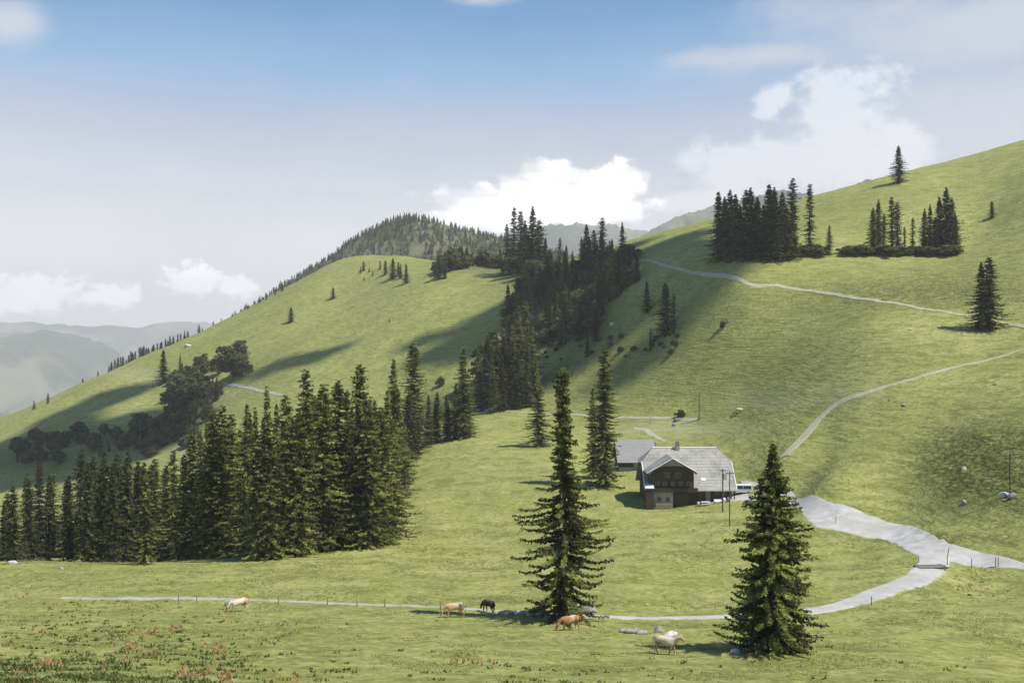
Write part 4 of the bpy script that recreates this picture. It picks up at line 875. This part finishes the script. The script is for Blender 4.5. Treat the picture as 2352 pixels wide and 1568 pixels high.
# yard furniture under the eaves
def yard(x, y): v = Vector((H0.x+x, H0.y+y, 0)); v.z = float(gz(v.x, v.y)); return v
p = yard(2.6, -3.0); e = empty('garden_table', p, .1); tag(e, 'white garden table on the terrace before the farmhouse porch', 'table')
b = MB(); b.box(-.9, .9, -.4, .4, .70, .75); b.build('table_top', M_WHITE, e, bevel=.01)
for a in (-.8, .8):
    for c in (-.32, .32): b = MB(); b.box(a-.04, a+.04, c-.04, c+.04, -.1, .70); b.build('leg', M_WHITE, e)
for (x, y, rz_, lb) in [(2.6, -3.9, 0, 'pale bench on the near side of the garden table'), (5.2, -2.6, .1, 'pale bench against the porch right of the garden table')]:
    p = yard(x, y); e = empty('bench', p, rz_); tag(e, lb, 'bench'); b = MB(); b.box(-.8, .8, -.16, .16, .42, .47); b.build('seat', M_WHITE, e)
    if y > -3: b = MB(); b.box(-.8, .8, .16, .20, .45, .85); b.build('backrest', M_WHITE, e)
    for a in (-.7, .7): b = MB(); b.box(a-.04, a+.04, -.14, .14, -.1, .42); b.build('leg', M_POST, e)
for i, (x, y, c_, lb) in enumerate([(1.2, -2.6, M_ROCKL, 'pale milk churn left of the garden table'), (6.6, -1.9, M_WHITE, 'white barrel beside the porch post'), (7.4, -2.1, M_POST, 'brown barrel right of the white one by the porch')]):
    p = yard(x, y); b = MB(); b.tube([(0, 0, -.05), (0, 0, .05), (0, 0, .45), (0, 0, .85), (0, 0, .9)], [.26, .28, .33, .28, .2], 14); tag(b.build('barrel', c_, None, p, 0, True), lb, 'barrel')
p = yard(-5.7, -2.4); b = MB()
for r_ in range(5):
    for c in range(11): b.tube([(-1.6+c*.30+(r_ % 2)*.12, -.25, .12+r_*.23), (-1.6+c*.30+(r_ % 2)*.12, .25, .12+r_*.23)], .115, 7)
tag(b.build('firewood_stack', simple('cut_wood', (.45, .38, .28), (.28, .22, .16), 4, .9), None, p), 'low stack of cut firewood against the white ground floor wall', 'firewood')

# barn behind
B0 = at(1466, 243); B0.z = float(gz(B0.x, 243))
bs = empty('barn', B0, .02); tag(bs, 'low barn with a plain grey roof behind the left side of the farmhouse', 'barn')
b = MB(); prof = [(0, -1.5), (0, 2.4), (5.0, 6.3), (10, 2.4), (10, -1.5)]; k = 5
b.add([(-4.6, y, z) for y, z in prof]+[(5.0, y, z) for y, z in prof], [tuple(range(k-1, -1, -1)), tuple(range(k, 2*k))]+[(i, (i+1) % k, k+(i+1) % k, k+i) for i in range(k)]); b.build('wall', M_WOOD, bs)
b = MB(); b.slab([(-5.2, -1.0, 1.95), (5.7, -1.0, 1.95), (4.4, 5.0, 6.85), (-5.2, 5.0, 6.85)], .18); b.slab([(5.7, 11, 1.95), (-5.2, 11, 1.95), (-5.2, 5.0, 6.85), (4.4, 5.0, 6.85)], .18); b.build('roof', M_ROOFB, bs)
b = MB(); b.box(-4.7, 5.1, -.1, -.003, -1.2, .7); b.build('plinth', M_PLASTER, bs)
b = MB(); b.box(-1.2, 1.2, -.16, -.10, -.2, 1.9); b.build('door', M_WOODL, bs)
strip('yard_path', [(1455, 985), (1480, 988), (1500, 1000), (1530, 1015)], [1.6, 2.2, 2, 1.2], M_TRACK, .15, 1, 9)
strip('yard_path', [(1600, 1150), (1640, 1150), (1680, 1146), (1720, 1142)], [3, 4.5, 5, 5], M_GRAVEL, .10, 1, 10)

# vehicles
M_TYRE = simple('tyre_rubber', (.03, .03, .03), (.02, .02, .02), 5, .9)
M_CARW = simple('white_car_paint', (.75, .75, .74), (.68, .68, .67), 1.5, .3, spec=.5)
M_CARG = simple('silver_blue_paint', (.36, .40, .52), (.32, .36, .48), 1.5, .3, spec=.5)
M_LAMP = simple('headlight_glass', (.8, .8, .78), (.7, .7, .7), 4, .15, spec=.6)
M_TAIL = simple('tail_light_glass', (.35, .03, .02), (.3, .02, .02), 4, .2)
def vehicle(name, loc, rz, side, Wd, mat, label, cat, wins, wheels=(-1.45, 1.45)):
    e = empty(name, loc, rz); tag(e, label, cat); k = len(side); hw = Wd/2
    def wof(z): return hw*(1 if z < .95 else 1-.10*(z-.95))
    b = MB(); b.add([(x, -wof(z), z) for x, z in side]+[(x, wof(z), z) for x, z in side], [tuple(range(k)), tuple(range(2*k-1, k-1, -1))]+[((i+1) % k, i, k+i, k+(i+1) % k) for i in range(k)])
    b.build('body', mat, e, bevel=.06)
    for s_ in (-1, 1):
        for wn in wins:
            b = MB(); q = [(x, s_*(wof(z)+.012), z) for x, z in wn]; q2 = [(x, s_*(wof(z)-.02), z) for x, z in wn]; kk = len(wn)
            b.add(q+q2, [tuple(range(kk)) if s_ < 0 else tuple(range(kk-1, -1, -1))]+[(i, (i+1) % kk, kk+(i+1) % kk, kk+i) for i in range(kk)]); b.build('side_window', M_GLASS, e)
        for xw in wheels:
            b = MB(); b.tube([(xw, s_*(hw-.20), .33), (xw, s_*(hw-.02), .33), (xw, s_*(hw+.02), .33)], [.33, .33, .29], 18); wh = b.build('wheel', M_TYRE, e)
            b = MB(); b.tube([(xw, s_*(hw+.015), .33), (xw, s_*(hw+.04), .33)], [.19, .17], 12); b.build('rim', M_ROCKL, wh)
        xf = max(x for x, z in side); xb = min(x for x, z in side)
        b = MB(); b.box(xf-.06, xf+.015, s_*.62-.14, s_*.62+.14, .62, .80); b.build('headlight', M_LAMP, e)
        b = MB(); b.box(xb-.015, xb+.05, s_*.74-.07, s_*.74+.07, .75, 1.1); b.build('tail_light', M_TAIL, e)
    # windscreen and rear window on the sloping ends
    fr = [p for p in zip(side, side[1:]+side[:1]) if p[0][1] > .8 and p[1][1] > .8 and abs(p[0][1]-p[1][1]) > .3]
    for (a, c) in fr:
        A_ = Vector((a[0], 0, a[1])); C_ = Vector((c[0], 0, c[1])); A2 = A_.lerp(C_, .12); C2 = A_.lerp(C_, .88); n_ = (C_-A_).cross(Vector((0, 1, 0))).normalized()
        if n_.x*(A_.x+C_.x) < 0: n_ = -n_
        b = MB(); q = []
        for P_, s_ in ((A2, -1), (A2, 1), (C2, 1), (C2, -1)): q.append(P_+Vector((0, s_*(wof(P_.z)-.12), 0))+n_*.015)
        b.slab(q, .03); b.build('windscreen' if A_.x+C_.x > 0 else 'rear_window', M_GLASS, e)
    b = MB(); b.box(xf-.03, xf+.05, -hw*.9, hw*.9, .32, .52); b.box(xb-.05, xb+.03, -hw*.9, hw*.9, .32, .52); b.build('bumper', M_IRON, e)
    return e
van_side = [(-2.35, .35), (2.35, .35), (2.38, .85), (1.75, 1.10), (1.15, 1.88), (-2.15, 1.95), (-2.38, 1.0)]
van_win = [[(.95, 1.12), (1.55, 1.12), (1.08, 1.72), (.95, 1.75)], [(-.35, 1.12), (.85, 1.12), (.85, 1.72), (-.35, 1.74)], [(-2.05, 1.12), (-.45, 1.12), (-.45, 1.74), (-2.0, 1.76)]]
p = at(1702, 208); vehicle('van', p, math.pi-.15, van_side, 1.85, M_CARW, 'white van parked at the right end of the farmhouse', 'van', van_win)
car_side = [(-2.1, .3), (2.1, .3), (2.12, .72), (1.15, .92), (.45, 1.42), (-1.25, 1.45), (-2.0, .98), (-2.12, .7)]
car_win = [[(-.25, .95), (.95, .95), (.38, 1.34), (-.25, 1.37)], [(-1.55, .98), (-.35, .95), (-.35, 1.37), (-1.15, 1.37)]]
p = at(1737, 198); vehicle('parked_car', p, -.2, car_side, 1.75, M_CARG, 'silver-blue car parked by the farm, partly hidden by the full spruce', 'car', car_win, (-1.3, 1.3))
p = at(1752, 192); b = MB(); b.tube([(0, 0, -.1), (0, 0, 0), (0, 0, .95), (0, 0, 1.0)], [.5, .52, .56, .5], 18); tag(b.build('water_barrel', simple('blue_plastic', (.04, .16, .42), (.03, .12, .34), 2, .45), None, p, 0, True), 'blue water barrel on the grass in front of the silver-blue car', 'barrel')
# trough and thing by the upper meadow
p = hit(1562, 966); e = empty('water_trough', p, .1); tag(e, 'pale stone water trough left of the pole above the barn', 'trough')
b = MB(); b.box(-1.6, 1.6, -.4, -.3, 0, .6); b.box(-1.6, 1.6, .3, .4, 0, .6); b.box(-1.6, -1.5, -.3, .3, 0, .6); b.box(1.5, 1.6, -.3, .3, 0, .6); b.box(-1.5, 1.5, -.3, .3, 0, .1); b.build('basin', M_PLASTER, e)
b = MB(); b.box(-1.5, 1.5, -.3, .3, .1, .5); b.build('water', M_GLASS, e)
b = MB(); b.box(-.1, .1, .45, .6, -.2, 1.5); b.build('spout_post', M_POST, e)
base_tree('s1', 1562, 960, 940, 'small dark shrub beside the stone trough above the barn', 'bush', name='bush')

# ------------------------------------------------------------------ cows
def hide(name, c1, c2, lo=.42, hi=.5, sc=1.3, seed=0):
    m, t, b, o = newmat(name); tcn = t.node('ShaderNodeTexCoord'); nz = t.noise(t.mapping(tcn.outputs['Object'], (1, 1, 1), (seed, 0, 0)), sc, 3, .5)
    n2 = t.noise(tcn.outputs['Object'], 14, 4, .6); c = t.mix(t.ramp(nz, lo, hi), c1, c2); c = t.mix(t.ramp(n2, .4, .7, 0, .25), c, tuple(x*.6 for x in c1)); t.put(b.inputs['Base Color'], c); b.inputs['Roughness'].default_value = .8
    return m
def cow(loc, rz, mat, label, graze=True, s=1.0, stride=0.0):
    e = empty('cow', loc, rz); e.scale = (s,)*3; tag(e, label, 'cow')
    V_ = [(-.35, 0, 1.06, .34, .36), (-.78, 0, 1.12, .24, .28), (.12, 0, 1.03, .35, .40), (.50, 0, 1.06, .28, .36), (.74, 0, 1.14, .18, .27)]
    E_ = [(0, 1), (0, 2), (2, 3), (3, 4)]
    if graze: V_ += [(1.02, 0, .90, .13, .19), (1.20, 0, .58, .12, .15), (1.30, 0, .36, .10, .11), (1.36, 0, .14, .075, .075)]
    else: V_ += [(1.00, 0, 1.30, .13, .19), (1.22, 0, 1.48, .13, .15), (1.42, 0, 1.38, .10, .11), (1.60, 0, 1.24, .08, .08)]
    E_ += [(4, 5), (5, 6), (6, 7), (7, 8)]
    for sd in (-1, 1):
        st = stride*sd; b0 = len(V_)
        V_ += [(.56, sd*.16, .82, .12, .15), (.58+st*.5, sd*.17, .48, .075, .085), (.54+st, sd*.17, .10, .052, .052), (.60+st, sd*.17, .04, .06, .05)]; E_ += [(3, b0), (b0, b0+1), (b0+1, b0+2), (b0+2, b0+3)]
        b0 = len(V_); st = -st
        V_ += [(-.74, sd*.17, .88, .15, .21), (-.64+st*.4, sd*.18, .62, .095, .12), (-.82+st*.8, sd*.18, .42, .058, .07), (-.76+st, sd*.18, .10, .042, .042), (-.70+st, sd*.18, .04, .06, .05)]; E_ += [(1, b0), (b0, b0+1), (b0+1, b0+2), (b0+2, b0+3), (b0+3, b0+4)]
    b0 = len(V_); V_ += [(-1.0, 0, 1.20, .05, .05), (-1.08, 0, .9, .025, .025), (-1.07, .02, .55, .022, .022), (-1.06, .02, .42, .05, .05)]; E_ += [(1, b0), (b0, b0+1), (b0+1, b0+2), (b0+2, b0+3)]
    me = bpy.data.meshes.new('cow_body'); me.from_pydata([v[:3] for v in V_], E_, []); me.materials.append(mat)
    o = link('body', me, e); sk_ = o.modifiers.new('skin', 'SKIN'); sk_.use_smooth_shade = True
    for i, v in enumerate(V_): me.skin_vertices[0].data[i].radius = (v[3], v[4]); me.skin_vertices[0].data[i].use_root = (i == 0)
    sb = o.modifiers.new('sub', 'SUBSURF'); sb.levels = 2; sb.render_levels = 2
    hp = Vector((1.17, 0, .66)) if graze else Vector((1.18, 0, 1.55))
    for sd in (-1, 1):
        b = MB(); b.tube([hp+Vector((0, sd*.10, .0)), hp+Vector((.02, sd*.20, .01)), hp+Vector((.03, sd*.30, -.03))], [.03, .06, .015], 8); b.build('ear', mat, e)
        b = MB(); b.tube([hp+Vector((.02, sd*.07, .06)), hp+Vector((.03, sd*.17, .13)), hp+Vector((.07, sd*.18, .24))], [.028, .022, .006], 8); b.build('horn', M_ROCKL, e)
        b = MB(); b.tube([hp+Vector((.10, sd*.09, -.10)), hp+Vector((.115, sd*.118, -.105))], [.025, .015], 8); b.build('eye', M_IRON, e)
    b = MB(); b.tube([(-.48, 0, .80), (-.46, 0, .66), (-.46, 0, .58)], [.17, .15, .07], 10); b.build('udder', hide('udder_skin', (.60, .42, .34), (.55, .38, .30)), e)
    return e
M_COW1 = hide('tan_and_white_hide', (.50, .30, .17), (.66, .60, .50), .50, .56, 1.2, 3)
M_COW2 = hide('russet_hide', (.38, .165, .075), (.55, .42, .30), .56, .62, 1.1, 8)
M_COW3 = hide('cream_hide', (.55, .48, .36), (.36, .21, .11), .47, .52, 1.2, 1)
M_COW4 = hide('light_tan_hide', (.56, .36, .22), (.55, .42, .28), .52, .60, 1.0, 5)
cow(hit(1044, 1417), math.pi+.15, M_COW4, 'light tan cow grazing on the path left of the dark brown cow', True, 1.05, .1)
cow(hit(548, 1404), math.pi+.5, M_COW1, 'tan cow grazing alone by the path at the far left', True, 1.0, .08)
cow(hit(1308, 1447), math.pi+.3, M_COW2, 'russet cow grazing in front of the open spruce trunk', True, .98, .12)
cow(hit(1528, 1502), -.55, M_COW3, 'cream cow with tan patches walking in front of the slanting pale slab', False, 1.0, .18)
cow(hit(1122, 1406), 2.3, hide('dark_brown_hide', (.075, .055, .042), (.045, .035, .03), seed=4), 'dark brown cow grazing beside the long grey slab left of the open spruce', True, .95, .1)
cow(hit(1698, 950), .2, M_COW3, 'tiny pale cow far off on the meadow right of the utility pole', True, 1.1)
cow(hit(1688, 953), 2.2, M_COW2, 'tiny russet cow close beside the pale one on the far meadow', True, .8)

# ------------------------------------------------------------------ unseen clouds added above the frame, shaped to throw shade on the hills
M_SHADE_CLOUD = simple('shade_cloud_white', (.85, .85, .86), (.8, .8, .82), .01, 1, spec=0)
def shade_cloud(pts, r, seed, label):
    rg = np.random.default_rng(seed); VV = []; FF = []; off = 0; k = 10
    th = np.linspace(0, math.pi, k); ph = np.linspace(0, 2*math.pi, 2*k, endpoint=False); T, Pp = np.meshgrid(th, ph, indexing='ij')
    S = np.stack([np.sin(T)*np.cos(Pp), np.sin(T)*np.sin(Pp), np.cos(T)], -1); id_ = np.arange(T.size).reshape(T.shape)
    Q0 = np.stack([id_[:-1], id_[1:], np.roll(id_, -1, 1)[1:], np.roll(id_, -1, 1)[:-1]], -1).reshape(-1, 4)
    W = [hit(*p) for p in pts]
    for a, c in zip(W[:-1], W[1:]):
        L = (c-a).length; nn = max(3, int(L/(r*.45)))
        for i in range(nn*4):
            P_ = a.lerp(c, rg.random()); kk = 1250.0/SUN.z; P_ = P_+SUN*kk; rr = r*rg.uniform(.14, .62)
            ofs = np.array([rg.normal()*r*.48, rg.normal()*r*.48, rg.normal()*r*.15])
            s_ = S*rr*(1+.35*fbm(S[..., 0]*2+i, S[..., 1]*2+S[..., 2], seed+i % 7, 3))[..., None]*np.array([1.2, 1.2, .6])
            VV.append((s_+np.array(P_)+ofs).reshape(-1, 3)); FF.append(Q0+off); off += T.size
    tag(link('shade_cloud', mesh_np('shade_cloud', np.concatenate(VV), np.concatenate(FF), M_SHADE_CLOUD, True)), label, 'shade_cloud')
shade_cloud([(1450, 580, 330), (1560, 565, 330), (1650, 612, 300), (1570, 632, 300)], 27, 1, 'unseen white puff added high up to shade the saddle')
shade_cloud([(1190, 690), (1120, 745), (1060, 800)], 24, 2, 'small unseen puff added high up to shade the upper spur')
shade_cloud([(760, 805), (690, 830), (610, 850)], 12, 3, 'small narrow unseen puff added to shade the middle of the spur')
shade_cloud([(300, 905), (200, 930), (90, 975)], 15, 4, 'narrow unseen puff added high up to shade the left spur')
shade_cloud([(250, 1020), (60, 1020), (150, 1060), (0, 1085), (-60, 1110)], 50, 5, 'broad unseen puff added to shade the foot of the left spur')
#@@END@@
ORD = ['first', 'second', 'third', 'fourth', 'fifth', 'sixth', 'seventh', 'eighth', 'ninth', 'tenth', 'eleventh', 'twelfth', 'thirteenth', 'fourteenth', 'fifteenth', 'sixteenth', 'seventeenth', 'eighteenth', 'nineteenth', 'twentieth', 'twenty-first', 'twenty-second', 'twenty-third', 'twenty-fourth', 'twenty-fifth']
for src, txt in (('tall sunlit spruce in the front row of the left wood', '%s from left of the plain sunlit spruces fronting the left wood'),
                 ('dark shaded spruce in the clump at the far left', '%s from left of the plain dark spruces fronting the far left clump'),
                 ('dark spruce in the clump where the meadow meets the spur', '%s from left of the short dark spruces where meadow meets spur'),
                 ('dark spruce in the tall clump on the saddle skyline', '%s from left of the plain spruces in the saddle skyline clump'),
                 ('dark spruce at the head of the ravine by the saddle', '%s from left of the plain spruces at the ravine head'),
                 ('dark spruce inside the dense grove above the upper road', '%s from left of the plain spruces inside the dense grove above the road'),
                 ('spruce in the loose grove on the right slope', '%s from left of the middling spruces in the loose right grove'),
                 ('dark tree crowded into the ravine between the two slopes', '%s from left of the trees crowded at the lower left of the ravine'),
                 ('small scattered spruce near the top of the grassy spur', '%s from left of the small scattered spruces near the spur top'),
                 ('tiny spruce on the skyline of the grassy spur', '%s from left of the tiny spruces on the spur skyline'),
                 ('small rock in the row of stones left of the foreground cow', '%s from left in the row of small stones by the foreground cow'),
                 ('short grey fence post beside the path left of the cows', '%s from left of the short grey fence posts beside the left path')):
    L_ = sorted([o for o in COL.objects if o.get('label') == src], key=lambda o: o.location.x/o.location.y)
    for i_, o in enumerate(L_): o['label'] = txt % ORD[i_]
# ------------------------------------------------------------------ haze
hz = MB(); hz.box(-14000, 14000, -400, 16200, -900, 980)
m = bpy.data.materials.new('haze'); m.use_nodes = True; t = NT(m.node_tree); t.n.clear()
o_ = t.node('ShaderNodeOutputMaterial'); pv = t.node('ShaderNodeVolumePrincipled')
pv.inputs['Color'].default_value = (1.0, .99, .975, 1); pv.inputs['Density'].default_value = .00011; pv.inputs['Anisotropy'].default_value = 0
t.l.new(pv.outputs[0], o_.inputs['Volume'])
tag(hz.build('haze', m), kind='stuff')
